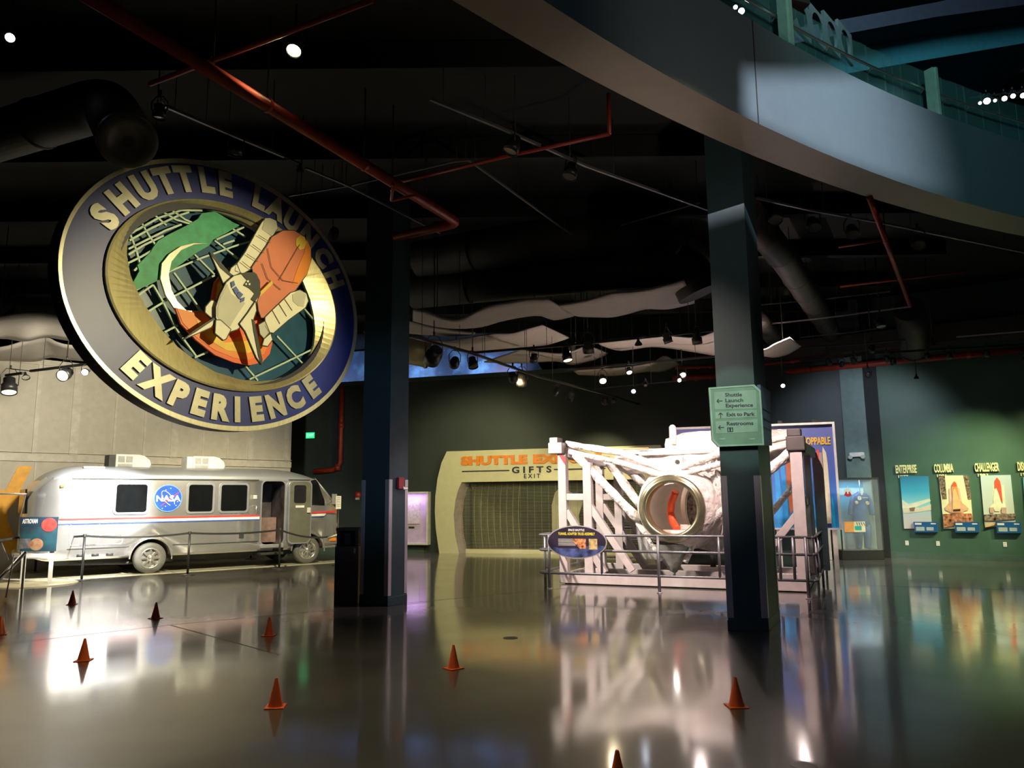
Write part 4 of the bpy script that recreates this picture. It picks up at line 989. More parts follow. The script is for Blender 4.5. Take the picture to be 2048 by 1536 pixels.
# guard rail round the exhibit
gr = thing('guard_rail', 'grey tubular guard rail with three rails round the white truss', 'railing', TF.P(2.3, 0, .85))
dF = -.85
u0, _ = tuv(1076, 1069, dF); u1, _ = tuv(1622, 1075, dF); dB = 3.3
for v, nm in ((.99, 'top_rail'), (.71, 'middle_rail'), (.29, 'lower_rail')):
    MB().tube([TF.P(u0+.9, v, -dB), TF.P(u0+.05, v, -dB), TF.P(u0, v, -dB+.1), TF.P(u0, v, .85-.1), TF.P(u0+.08, v, .85), TF.P(u1, v, .85)], .024, 10).build(nm, M['railg'], gr)
    MB().tube([TF.P(u1, v, .85), TF.P(u1+.05, v, .8), TF.P(u1+.05, v, -dB)], .024, 10).build(nm, M['railg'], gr)
for x in (1099, 1318, 1615):
    u, _ = tuv(x, 1150, dF); MB().cyl(TF.P(u, 0, .85), TF.P(u, .99, .85), .028, n=10).build('rail_post', M['railg'], gr); MB().cyl(TF.P(u, 0, .85), TF.P(u, .015, .85), .05).build('post_foot', M['steel'], gr)
for x in (1203, 1438, 1559, 1587): 
    u, _ = tuv(x, 1110, dF); MB().cyl(TF.P(u, .29, .85), TF.P(u, .99, .85), .024, n=10).build('baluster', M['railg'], gr)
for k in range(5):
    for uu in (u1+.05, u0):
        MB().cyl(TF.P(uu, 0 if k % 2 == 0 else .29, .5-k*.95), TF.P(uu, .99, .5-k*.95), .024, n=8).build('baluster', M['railg'], gr)
# oval reading sign on the rail
ov = [tuv(x, y, dF-.08) for x, y in ((1153, 1084),)][0]; ovf = TF.at(ov[0], ov[1], -dF+.08)
a_ = (tuv(1212, 1084, dF-.08)[0]-tuv(1095, 1084, dF-.08)[0])/2; b_ = (tuv(1153, 1052, dF-.08)[1]-tuv(1153, 1116, dF-.08)[1])/2
ovs = thing('oval_sign', 'dark oval information sign reading tunnel adapter truss assembly, fixed to the guard rail', 'sign', ovf.O)
MB().prism(ovf, ell(0, 0, a_, b_, 48), -.02, 0).build('board', mat('oval_dark', (.03, .022, .04), .35, var=.2, scale=4), ovs)
MB().annulus(ovf, ell(0, 0, a_+.012, b_+.012, 48), ell(0, 0, a_-.006, b_-.006, 48), -.025, .004).build('edge', M['steel'], ovs)
MB().prism(ovf, [(-.1, .06), (a_*.32+.0, .06), (a_*.32, -b_*.42), (0.06, -b_*.42)][0:4], 0, .003).build('picture_left', mat('print_orange', (.55, .2, .08), .5, var=.5, scale=18), ovs)
MB().fbox(ovf, a_*.42, a_*.70, -b_*.45, .06, 0, .003).build('picture_right', mat('print_tan', (.5, .35, .15), .5, var=.3, scale=14), ovs)
bl = [(a_*.97*math.cos(t_), b_*.97*math.sin(t_)) for t_ in [math.radians(k) for k in range(195, 346, 10)]]
MB().prism(ovf, bl+[(a_*.6, -.04), (0, -.12), (-a_*.6, -.12)], 0, .0015).build('picture_base', mat('print_blue', (.06, .08, .22), .5, var=.4, scale=8), ovs)
mb = MB()
for k in range(6): mb.fbox(ovf, -.36, -.02, -.0-.022*k+.045, -.0-.022*k+.053, 0, .002)
mb.build('caption_lines', M['offw'], ovs)
text('title_small', 'SPACE SHUTTLE', ovf, 0, b_*.74, .055, M['white'], ovs, w=.001, depth=.002, bold=.02, xs=.8)
text('title_large', 'TUNNEL ADAPTER TRUSS ASSEMBLY', ovf, 0, b_*.50, .066, mat('print_yellow', (.75, .6, .05), .5), ovs, w=.001, depth=.002, bold=.025, xs=.66)

# ================================================================ tall graphic behind the truss
base = G(1672, 1140)
GR = Fr((base.x, base.y, 0), (W1-W0))
gu = lambda x, y, w=0: GR.uv(x, y, w)
uA_, vA_ = gu(1664, 848); uB_ = gu(1540, 853)[0]-2.2; vB_ = gu(1672, 1056)[1]
gt = thing('graphic_panel', 'tall framed shuttle stack graphic with yellow word, standing right behind the truss', 'graphic panel', GR.P(uA_-1, 0, 0))
MB().fbox(GR, uB_, uA_, vB_, vA_, -.05, 0).build('panel', grad_mat('sky_print', [(0, (.02, .30, .75)), (.45, (.05, .14, .55)), (1, (.14, .16, .42))], 'Z', vB_, vA_, nz=.2), gt)
MB().annulus(GR, [(uB_-.04, vB_-.04), (uA_+.05, vB_-.04), (uA_+.05, vA_+.05), (uB_-.04, vA_+.05)], [(uB_, vB_), (uA_, vB_), (uA_, vA_), (uB_, vA_)], -.06, .03).build('frame', M['white'], gt)
for x in (1672, 1560): 
    u = gu(x, 1100)[0]; MB().fbox(GR, u-.05, u+.05, 0, vB_, -.06, 0).build('leg', M['offw'], gt)
gm = lambda pts, w=.004: [gu(x, y, w) for x, y in pts]
def gz(name, pts, m, w0=0, w1=.006): MB().prism(GR, gm(pts, w1), w0, w1).build(name, m, gt)
pw = mat('print_white', (.75, .70, .52), .5, var=.04)
gz('printed_booster', [(1645, 893), (1652, 905), (1655, 925), (1661, 1000), (1664, 1054), (1649, 1054), (1644, 925)], pw)
gz('printed_flare', [(1664, 990), (1669, 1015), (1672, 1055), (1666, 1055), (1664, 1020)], mat('print_cyan', (.02, .45, .85), .5))
gz('printed_stripe', [(1548, 933), (1556, 930), (1570, 1060), (1557, 1060)], mat('print_blue2', (.03, .30, .70), .5)); gz('printed_stripe', [(1560, 928), (1568, 925), (1582, 1040), (1573, 1060)], mat('print_blue3', (.03, .30, .70), .5))
gz('printed_tank', [(1571, 925), (1582, 915), (1586, 960), (1586, 1020), (1577, 1035)], mat('print_rust', (.42, .12, .05), .5)); gz('printed_cyan_bar', [(1587, 955), (1592, 955), (1592, 1030), (1588, 1025)], mat('print_cyan2', (.1, .5, .75), .5))
gz('printed_caption', [(1648, 1047), (1663, 1047), (1664, 1058), (1648, 1058)], mat('print_navy', (.02, .06, .2), .5), 0, .01)
u, v = gu(1661, 882); text('printed_word', 'UNSTOPPABLE', GR, u, v, .24, mat('print_amber', (.85, .5, .04), .5), gt, w=.004, depth=.004, bold=.03, align='RIGHT', xs=.55)
mb = MB()
for x in (1560, 1630): u = gu(x, 850)[0]; mb.fbox(GR, u-.05, u+.05, vA_+.05, vA_+.12, -.05, .02)
mb.build('top_clip', M['dark'], gt)
# white box at the graphic's foot
q = G(1655, 1120)
t = MB().fbox(Fr((q.x, q.y, 0), (W1-W0)), -.5, .12, .0, 1.0, -.3, 0)
tag(t.build('plinth_box', M['offw'], None, q, bevel=.01), 'small white plinth box standing at the foot of the tall shuttle graphic', 'box')

# ================================================================ suit case
b0 = G(1686, 1120); b1 = G(1770, 1119)
SF = Fr((b0.x, b0.y, 0), (b1-b0)); SWd = (b1-b0).length
vb0 = SF.uv(1686, 1101)[1]; vt0 = SF.uv(1680, 957)[1]
sc_ = thing('suit_case', 'glass display case holding a blue flight suit, on a black base', 'display case', SF.P(SWd/2, 0, -.3))
MB().fbox(SF, 0, SWd, 0, vb0, -.6, -.02).build('base', M['black'], sc_, bevel=.01)
cb_ = grad_mat('case_backdrop', [(0, (.36, .40, .34)), (.3, (.22, .36, .38)), (.62, (.05, .28, .42)), (.76, (.05, .22, .42)), (.78, (.42, .58, .58)), (.86, (.30, .50, .56)), (.88, (.03, .22, .36)), (1, (.03, .16, .28))], 'Z', vb0, vt0, nz=.02, nscale=3)
MB().fbox(SF, .02, SWd-.02, vb0, vt0, -.6, -.56).build('backdrop', cb_, sc_)
mb = MB()
for u in (0, SWd-.03):
    for w_ in (-.6, -.03): mb.fbox(SF, u, u+.03, vb0, vt0, w_, w_+.03)
mb.fbox(SF, 0, SWd, vt0-.03, vt0+.02, -.6, 0); mb.build('case_frame', M['dark'], sc_)
gl_ = mat('case_glass', (.7, .8, .8), .03, alpha=.10, spec=.8)
MB().fbox(SF, .03, SWd-.03, vb0, vt0-.03, -.008, -.002).build('case_glass', gl_, sc_)
lamp('AREA', 'case_light', SF.P(SWd/2, vt0-.06, -.25), SF.P(SWd/2, vb0, -.4), 9, (.8, .95, 1), sx=SWd*.8, sy=.2, parent=sc_)
# flight suit
suit = thing('flight_suit', 'blue astronaut flight suit with round patches hanging inside the glass case', 'flight suit', SF.P(SWd/2, vb0, -.35))
sb = mat('suit_blue', (.025, .075, .22), .7, bump=.6, bscale=9, var=.15, scale=5)
su = lambda x, y: SF.uv(1640+x/4.517, 820+y/4.517, -.33)
def body(rings_, name):
    rs = []
    for (xa, xb, y, dp) in rings_:
        ua, v = su(xa, y); ub, _ = su(xb, y); c = (ua+ub)/2; h = (ub-ua)/2
        rs.append([SF.P(c + h*math.cos(2*math.pi*k/20), v + .008*math.sin(k*3.1+y), -.33 + dp*math.sin(2*math.pi*k/20)) for k in range(20)])
    mb = MB(); mb.smooth = True; mb.rings(rs); return mb.build(name, sb, suit)
body([(335, 378, 738, .05), (330, 385, 750, .08), (300, 425, 762, .10), (283, 440, 785, .12), (292, 432, 830, .13), (298, 428, 900, .13), (303, 432, 960, .13), (306, 440, 1010, .13), (310, 460, 1045, .12)], 'torso')
body([(283, 320, 775, .06), (268, 312, 820, .07), (256, 300, 880, .07), (252, 290, 940, .06), (262, 288, 948, .05)], 'sleeve')
body([(405, 445, 775, .06), (420, 470, 820, .07), (435, 488, 880, .07), (445, 495, 940, .06), (450, 488, 948, .05)], 'sleeve')
body([(310, 392, 1035, .11), (316, 388, 1100, .10), (322, 384, 1180, .09), (328, 380, 1240, .08), (330, 372, 1250, .07)], 'trouser_leg')
body([(382, 462, 1035, .11), (392, 462, 1100, .10), (398, 460, 1180, .09), (402, 450, 1240, .08), (405, 445, 1250, .07)], 'trouser_leg')
for x, y, r_, c_, l_ in ((338, 796, .055, (.7, .62, .6), ''), (312, 835, .045, (.6, .4, .32), ''), (409, 840, .05, (.55, .45, .3), '')):
    u, v = su(x, y); MB().cyl(SF.P(u, v, -.215), SF.P(u, v, -.20), r_).build('patch', mat('patch_cloth', c_, .6, var=.3, scale=20), suit)
u, v = su(388, 792); MB().fbox(SF, u-.08, u+.08, v-.018, v+.018, -.215, -.205).build('name_tape', mat('tape_grey', (.3, .34, .38), .6), suit)
u, v = su(361, 755); MB().prism(SF, [(u-.05, v+.05), (u+.05, v+.05), (u, v-.07)], -.235, -.225).build('collar', M['white'], suit)
MB().cyl(SF.P(su(361, 738)[0], su(361, 738)[1], -.33), SF.P(su(361, 738)[0], vt0-.04, -.33), .006, n=6).build('hanger', M['steel'], suit)
# cards on the case glass
u0, v1 = SF.uv(1687.5, 1043.5); u1, v0 = SF.uv(1731, 1064)
cd_ = thing('case_card', 'orange, cream and green information card on the suit case front', 'card', SF.P(u0, v0, 0))
MB().fbox(SF, u0, u0+(u1-u0)*.47, v0, v1, .001, .008).build('orange_part', mat('card_orange', (.8, .36, .10), .5), cd_)
MB().fbox(SF, u0+(u1-u0)*.47, u1, v0, v1, .001, .008).build('cream_part', mat('card_cream', (.75, .7, .48), .5), cd_)
MB().fbox(SF, u0+(u1-u0)*.5, u0+(u1-u0)*.82, v0+.05, v0+(v1-v0)*.58, .008, .01).build('green_part', mat('card_green', (.03, .40, .32), .5), cd_)
mb = MB()
for k in range(4): mb.prism(SF, [(u0+(u1-u0)*(.58+.11*k), v1-.02), (u0+(u1-u0)*(.62+.11*k), v1-.02), (u0+(u1-u0)*(.66+.11*k), v1-.11), (u0+(u1-u0)*(.64+.11*k), v1-.11)], .008, .010)
mb.build('card_stripes', M['text_dark'], cd_)
u, v = SF.uv(1695, 981)
bd = thing('mission_badge', 'small white and red triangular shuttle badge at the upper left of the suit case', 'badge', SF.P(u, v, 0))
MB().prism(SF, ell(u, v-.05, .11, .10, 24), .001, .005).build('badge_base', M['white'], bd)
MB().prism(SF, [(u-.10, v-.13), (u-.05, v-.02), (u, v-.06), (u+.05, v-.02), (u+.10, v-.13), (u, v-.17)], .005, .008).build('badge_red', M['redp'], bd)
MB().prism(SF, [(u-.022, v-.09), (u, v+.14), (u+.022, v-.09)], .008, .011).build('badge_shuttle', M['white'], bd)

# ================================================================ orbiter pictures on the green wall
rz = lambda pts, w=.03: [RW.uv(1640+x/4.517, 820+y/4.517, w) for x, y in pts]
ply = mat('title_yellow', (.85, .82, .45), .5); plb = mat('plaque_blue', (.015, .10, .30), .4)
def picture(nm, label, outline, bg, shapes):
    o = rz(outline); cx = sum(p[0] for p in o)/len(o); cz = min(p[1] for p in o)
    t = thing(nm, label, 'picture', RW.P(cx, cz, 0), 'orbiter pictures on the green wall')
    MB().prism(RW, o, 0, .03).build('print', bg, t)
    for k, (n2, pts, m) in enumerate(shapes): MB().prism(RW, rz(pts, .03+.003*(k+1)), .03, .03+.003*(k+1)).build(n2, m, t)
    return t
def title(word, year, x, y, lab, xw):
    u, v = rz([(x, y)])[0]; u2 = rz([(xw, y)])[0][0]
    t = thing('wall_title', lab, 'lettering', RW.P(u, v, 0))
    o = text('title_letters', word, RW, u, v, .30, ply, t, w=.0, depth=.04, bold=.03, align='LEFT', xs=.5)
    s_ = (u2-u)/(max((p.co + wloc(t) - RW.P(u, 0, 0)).dot(RW.t) for p in o.data.vertices))
    for p in o.data.vertices:
        q = p.co + wloc(t) - RW.P(u, 0, 0); p.co += RW.t*(q.dot(RW.t)*(s_-1))
    text('year_letters', year, RW, u+.03, v-.19, .10, ply, t, w=.0, depth=.02, bold=.03, align='LEFT', xs=1.3)
def plaque(x0, x1, y0, y1, lab):
    P = rz([(x0, y0), (x1, y0), (x1+3, y1), (x0+12, y1)], .08)
    t = thing('wall_plaque', lab, 'plaque', RW.P(P[3][0], P[3][1], 0), 'caption plaques under the orbiter pictures')
    MB().prism(RW, P, 0.0, .08).build('plate', plb, t)
    W = P[1][0]-P[0][0]; H = P[0][1]-P[3][1]; a = P[0]
    mb = MB()
    mb.fbox(RW, a[0]+.05*W, a[0]+.33*W, a[1]-.28*H, a[1]-.1*H, .08, .083); mb.fbox(RW, a[0]+.72*W, a[0]+.93*W, a[1]-.22*H, a[1]-.12*H, .08, .083); mb.build('plaque_text', M['white'], t)
    mb = MB(); mb.fbox(RW, a[0]+.08*W, a[0]+.44*W, a[1]-.85*H, a[1]-.48*H, .08, .083); mb.fbox(RW, a[0]+.52*W, a[0]+.82*W, a[1]-.82*H, a[1]-.50*H, .08, .083); mb.build('plaque_picture', mat('plaque_grey', (.4, .45, .45), .5), t)
C3 = lambda n, c, **k: mat(n, c, .5, **k)
pz = rz([(750, 600), (760, 1070)])
picture('orbiter_picture', 'tall photo print of the white orbiter on a carrier aircraft against blue sky', [(722, 598), (978, 597), (1012, 1070), (760, 1072)],
    grad_mat('enterprise_sky', [(0, (.62, .55, .52)), (.22, (.55, .55, .58)), (.45, (.28, .65, .75)), (.7, (.06, .42, .65)), (1, (.03, .22, .45))], 'Z', pz[1][1], pz[0][1]),
    [('printed_wing', [(740, 810), (800, 850), (990, 800), (1000, 822), (860, 880), (745, 890)], C3('pr_white', (.8, .78, .62))),
     ('printed_aircraft', [(745, 895), (830, 880), (900, 885), (1003, 850), (1003, 905), (900, 920), (760, 935)], C3('pr_cream', (.75, .66, .5))),
     ('printed_shade', [(805, 885), (860, 878), (850, 915), (815, 915)], C3('pr_brown', (.25, .15, .1)))])
pz = rz([(1200, 590), (1210, 1100)])
picture('orbiter_picture', 'notched photo print of the orange and white shuttle stack in its gantry', [(1070, 592), (1340, 590), (1365, 808), (1385, 1070), (1118, 1072), (1095, 808)],
    C3('columbia_pale', (.85, .80, .50), var=.03),
    [('printed_gantry', [(1070, 592), (1128, 592), (1145, 805), (1105, 808), (1085, 700)], C3('pr_gantry', (.20, .14, .09), var=.5, scale=25)), ('printed_gantry', [(1295, 590), (1340, 590), (1368, 808), (1338, 808)], C3('pr_gantry2', (.20, .14, .09), var=.5, scale=25)),
     ('printed_booster', [(1165, 712), (1183, 700), (1195, 740), (1200, 930), (1172, 930)], C3('pr_pink', (.78, .50, .40))), ('printed_booster', [(1245, 700), (1262, 712), (1300, 930), (1255, 930)], C3('pr_pink2', (.78, .50, .40))),
     ('printed_wing', [(1130, 880), (1190, 815), (1260, 815), (1345, 890), (1335, 905), (1265, 930), (1190, 930), (1130, 900)], C3('pr_salmon', (.75, .42, .26))),
     ('printed_tank', [(1188, 700), (1198, 660), (1213, 643), (1230, 660), (1243, 700), (1262, 810), (1200, 830)], C3('pr_orange', (.85, .32, .10))), ('printed_tank_nose', [(1190, 690), (1198, 660), (1213, 643), (1230, 660), (1240, 690)], C3('pr_orange2', (.85, .12, .04))),
     ('printed_orbiter', [(1200, 740), (1216, 705), (1232, 740), (1262, 830), (1270, 925), (1195, 925)], C3('pr_peach', (.85, .52, .24))), ('printed_engine', [(1203, 898), (1268, 893), (1268, 915), (1203, 918)], C3('pr_black', (.08, .02, .02))),
     ('printed_crawler', [(1112, 940), (1370, 935), (1383, 1005), (1300, 1030), (1120, 1060)], C3('pr_crawler', (.42, .16, .08), var=.5, scale=14))])
pz = rz([(1500, 590), (1520, 1060)])
picture('orbiter_picture', 'pale sky photo print of a white shuttle stack with red tank rolling out', [(1448, 592), (1722, 586), (1765, 1000), (1765, 1040), (1490, 1062)],
    grad_mat('challenger_sky', [(0, (.42, .36, .26)), (.2, (.62, .65, .58)), (1, (.50, .60, .66))], 'Z', pz[1][1], pz[0][1]),
    [('printed_booster', [(1560, 680), (1580, 670), (1580, 860), (1560, 860)], C3('pr_white2', (.8, .78, .6))), ('printed_booster', [(1635, 680), (1658, 680), (1680, 900), (1650, 900)], C3('pr_white3', (.8, .78, .6))),
     ('printed_tank', [(1575, 700), (1578, 640), (1598, 608), (1625, 640), (1638, 700), (1650, 840), (1600, 760)], C3('pr_red', (.75, .10, .05))),
     ('printed_orbiter', [(1575, 720), (1592, 705), (1612, 750), (1640, 850), (1685, 880), (1640, 890), (1620, 915), (1580, 915), (1570, 890), (1530, 885), (1565, 840)], C3('pr_white4', (.85, .82, .62))),
     ('printed_skirt', [(1535, 880), (1570, 880), (1570, 930), (1535, 930)], C3('pr_rose', (.62, .40, .32))), ('printed_skirt', [(1640, 880), (1685, 880), (1685, 935), (1640, 935)], C3('pr_rose2', (.62, .40, .32))),
     ('printed_ground', [(1482, 945), (1765, 935), (1768, 985), (1600, 1000), (1490, 1000)], C3('pr_ground', (.22, .16, .12), var=.5, scale=14)), ('printed_truck', [(1492, 1045), (1578, 1018), (1578, 1040), (1492, 1062)], C3('pr_tan', (.7, .42, .2)))])
picture('orbiter_picture', 'teal edged photo print of an orbiter, cut by the right edge of the view', [(1832, 605), (2110, 600), (2140, 1050), (1865, 1060)], C3('discovery_teal', (.12, .45, .48), var=.2, scale=3), [('printed_orbiter', [(1900, 1000), (1950, 700), (2030, 700), (2080, 1000)], C3('pr_white5', (.8, .78, .65)))])
title('ENTERPRISE', '1977', 682, 540, 'pale yellow wall lettering ENTERPRISE with its year', 872)
title('COLUMBIA', '1981', 1030, 532, 'pale yellow wall lettering COLUMBIA with its year', 1205)
title('CHALLENGER', '1983', 1397, 524, 'pale yellow wall lettering CHALLENGER with its year', 1618)
title('DISCOVERY', '1984', 1783, 515, 'pale yellow wall lettering DISCOVERY cut by the right edge of the view', 1985)
plaque(845, 1060, 1010, 1104, 'blue caption plaque under the orbiter on carrier aircraft picture')
plaque(1212, 1435, 1012, 1106, 'blue caption plaque under the orange stack in gantry picture')
plaque(1588, 1815, 1012, 1112, 'blue caption plaque under the pale sky roll-out picture')

# ================================================================ directory board on the right column
CF = Fr(cbR, (.993, -.12))
zc = lambda pts, w: [CF.uv(1380+x/8.535, 740+y/8.535, w) for x, y in pts]
DW = .10
dbo = zc([(315, 302), (1095, 248), (1205, 350), (1265, 1282), (480, 1310), (375, 1200)], DW)
ds = thing('directory_board', 'mint green directory board wrapped round the right column, with arrows and black lettering', 'sign', CF.P(dbo[3][0], dbo[3][1], 0))
mi = mat('board_mint', (.22, .38, .28), .45); ml = mat('board_mint_light', (.40, .60, .48), .45); mp_ = mat('board_panel', (.34, .52, .42), .45)
MB().prism(CF, dbo, DW-.04, DW).build('board', mi, ds)
cxy = (sum(p[0] for p in dbo)/6, sum(p[1] for p in dbo)/6)
inn = [(cxy[0]+(u-cxy[0])*.93, cxy[1]+(v-cxy[1])*.945) for u, v in dbo]
MB().annulus(CF, dbo, inn, DW-.05, DW+.008).build('board_edge', ml, ds)
for nm, q in (('panel_top', [(410, 378), (1120, 340), (1140, 655), (425, 678)]), ('panel_middle', [(432, 718), (1140, 680), (1145, 800), (435, 835)]), ('panel_bottom', [(435, 880), (1150, 838), (1160, 1055), (445, 1088)])):
    MB().prism(CF, zc(q, DW), DW, DW+.004).build(nm, mp_, ds)
rotb = 0
def dt(s, x, y, x2):
    (u, v), (u2, _) = zc([(x, y), (x2, y)], DW); text('lettering', s, CF, u, v, .066, M['text_dark'], ds, w=DW+.004, depth=.002, bold=.028, align='LEFT', fitw=u2-u)
dt('Shuttle', 595, 430, 885); dt('Launch', 597, 525, 902); dt('Experience', 605, 612, 1070); dt('Exit to Park', 620, 765, 1102); dt('Restrooms', 622, 920, 1075)
for x, y, a in ((505, 530, 180), (522, 778, 90), (532, 982, 180)):
    u, v = zc([(x, y)], DW)[0]; c, s_ = math.cos(math.radians(a)), math.sin(math.radians(a)); mb = MB()
    R2 = lambda p: CF.P(u + p[0]*c - p[1]*s_, v + p[0]*s_ + p[1]*c, DW+.006)
    mb.beam(R2((-.035, 0)), R2((.03, 0)), .010, .004, up=CF.n); mb.beam(R2((.035, 0)), R2((.008, .026)), .011, .004, up=CF.n); mb.beam(R2((.035, 0)), R2((.008, -.026)), .011, .004, up=CF.n); mb.build('arrow', M['text_dark'], ds)
u, v = zc([(685, 1020)], DW)[0]; MB().prism(CF, rrect(u-.037, u+.037, v-.03, v+.03, .008), DW+.004, DW+.006).build('restroom_icon', M['text_dark'], ds)
mb = MB()
for du in (-.018, .018): mb.cyl(CF.P(u+du, v+.016, DW+.006), CF.P(u+du, v+.016, DW+.008), .006, n=10); mb.fbox(CF, u+du-.007, u+du+.007, v-.02, v+.008, DW+.006, DW+.008)
mb.build('icon_figures', mp_, ds)
mb = MB()
for x in (555, 1060): u, v = zc([(x, 1175)], DW)[0]; mb.fbox(CF, u-.033, u+.033, v-.007, v+.007, DW, DW+.003)
mb.build('small_print', ml, ds)
# the side wing of the board, on the right face of the column
SFc = Fr(cbR + Vector((.993, -.12, 0))*.05, (.45, .893))
P = [SFc.uv(1380+x/8.535, 740+y/8.535, .0) for x, y in [(1200, 250), (1370, 370), (1400, 1290), (1265, 1290)]]
MB().prism(SFc, [(P[0][0], P[0][1]), (P[1][0], P[1][1]), (P[2][0], P[2][1]), (P[3][0], P[3][1])], -.04, 0).build('side_board', mat('board_side', (.16, .18, .32), .45), ds)
mb = MB()
for y in (690, 850, 1000): 
    a = SFc.uv(1380+1245/8.535, 740+(y-30)/8.535, 0); b = SFc.uv(1380+1385/8.535, 740+(y+20)/8.535, 0); mb.fbox(SFc, a[0], b[0], a[1]-.012, a[1]+.008, 0, .004)
mb.build('side_groove', M['text_dark'], ds)
# ================================================================ cones
def cone0():
    t = thing('traffic_cone', '', 'cone', (0, 0, 0))
    mb = MB(); 
    mb.smooth = True; mb.lathe([(.062, .008), (.058, .02), (.012, .222), (.009, .228), (.004, .228), (.004, .2)], (0, 0, 0), (0, 0, 1), 28); mb.build('cone_body', M['orange'], t)
    mb = MB(); mb.box((-.078, -.078, 0), (.078, .078, .009)); mb.build('cone_base', M['orange'], t, bevel=.003)
    return t
CN = [((144, 1210), 20, 'small orange cone farthest left, in front of the van tail'), ((311, 1238), 50, 'small orange cone in front of the rear van wheel'), ((167, 1322), 10, 'orange cone standing in the bright floor glare at left'),
      ((538, 1272), 0, 'orange cone with a visible square foot, nearest the black waste bin'), ((551, 1415), 5, 'large near orange cone at lower left centre of the floor'), ((907, 1338), 40, 'lone orange cone on the floor in the middle, between the columns'),
      ((1473, 1414), 5, 'near orange cone in front of the right column'), ((0, 1270), 30, 'orange cone cut by the left edge of the view')]
c0 = cone0()
for k, ((x, y), rz_, lab) in enumerate(CN):
    p = G(x, y-1)
    if k == 0: c0.location = p; c0.rotation_euler.z = math.radians(rz_); c0['label'] = lab; c0['group'] = 'orange cones on the floor'
    else: dup(c0, p, math.radians(rz_), lab, 'orange cones on the floor')
p = atz(1234, 1500, .228); p.z = 0; dup(c0, p, .3, 'nearest orange cone, its tip rising over the bottom edge of the view', 'orange cones on the floor')

# ================================================================ belt posts
def stan0():
    t = thing('belt_post', '', 'belt post', (0, 0, 0))
    MB().lathe([(.001, 0), (.17, 0), (.17, .012), (.05, .03), (.03, .035)], (0, 0, 0), (0, 0, 1), 28).build('post_base', M['fixture'], t)
    MB().cyl((0, 0, .03), (0, 0, .93), .026, n=14).build('pole', M['fixture'], t)
    MB().lathe([(.034, .93), (.036, .94), (.036, .99), (.03, 1.0), (.001, 1.0)], (0, 0, 0), (0, 0, 1), 16).build('belt_head', M['dark'], t)
    return t
s0 = stan0()
SP = [((163, 1163), 'black belt post second from left, in front of the van tail'), ((375, 1152), 'black belt post in front of the van side right of the rear wheel'), ((558, 1139), 'black belt post in front of the van doorway'),
      ((70, 1146), 'black belt post half hidden behind the van information panel'), ((506, 1124), 'far belt post glimpsed under the van belly by the step')]
sp = []
for k, ((x, y), lab) in enumerate(SP):
    p = G(x, y-1.5) if k != 3 else G(70, 1146)
    if k == 4: p = G(506, 1121) + Vector((-.2, .4, 0)); p.z = .012
    if k == 0: s0.location = p; s0['label'] = lab; s0['group'] = 'belt posts round the van'
    else: dup(s0, p, 0, lab, 'belt posts round the van')
    sp.append(p)
def belt(a, b, label, sag=.05, m=None):
    mb = MB(); n = 14; a = Vector(a); b = Vector(b)
    pts = [a.lerp(b, k/n) - Vector((0, 0, sag*4*(k/n)*(1-k/n))) for k in range(n+1)]
    for p, q in zip(pts, pts[1:]): mb.beam(p, q, .004, .045)
    tag(mb.build('belt', m or M['black'], None, a), label, 'belt', 'retractable belts round the van')
up_ = lambda p, z=.96: Vector((p.x, p.y, z))
belt(up_(sp[0]), up_(sp[1]), 'dark belt running between the two posts beside the rear van wheel', .06)
belt(up_(sp[1]), up_(sp[2]), 'dark belt running from the wheel post to the doorway post', .05)
belt(up_(sp[0]), up_(sp[3]), 'dark belt running from the van tail post behind the information panel', .05)
pe = atd(668, 1072, 19.6); belt(up_(sp[2]), pe, 'dark belt running from the doorway post toward the van nose', .1)
pl0 = atd(-40, 1085, 16.2); belt(up_(sp[3]), pl0, 'dark belt leaving the view at the left edge', .03)
# pale handrail right of the van
a = atd(672, 1071, 19.3); b = atd(711, 1058, 19.0); c_ = Vector((b.x, b.y, 0)); d_ = atd(726, 1062, 19.2)
t = thing('handrail', 'pale angled handrail ending beside the left column above the waste bin', 'handrail', c_)
MB().tube([a - (b-a)*.4, a, b], .028, 10).build('rail', M['cream'], t); MB().cyl(b, c_, .026).build('rail_post', M['cream'], t); MB().tube([b, d_], .02).build('rail_return', M['railg'], t)
# sheet stand by the van nose
p = atd(677, 1005, 20.6)
t = thing('notice_stand', 'slim dark stand holding a pale printed notice, right of the van nose', 'notice stand', (p.x, p.y, 0))
nf = Fr((p.x, p.y, 0), (1, 0)); MB().cyl(nf.P(0, 0, -.02), nf.P(0, 1.6, -.02), .02).build('pole', M['fixture'], t); MB().fbox(nf, -.07, .07, p.z-.17, p.z+.17, 0, .01).build('notice', M['offw'], t); MB().cyl(nf.P(0, 0, -.02), nf.P(0, .02, -.02), .15).build('stand_base', M['fixture'], t)
mb = MB()
for k in range(6): mb.fbox(nf, -.05, .05, p.z+.12-.045*k, p.z+.13-.045*k, .01, .012)
mb.build('notice_text', M['ductg'], t)

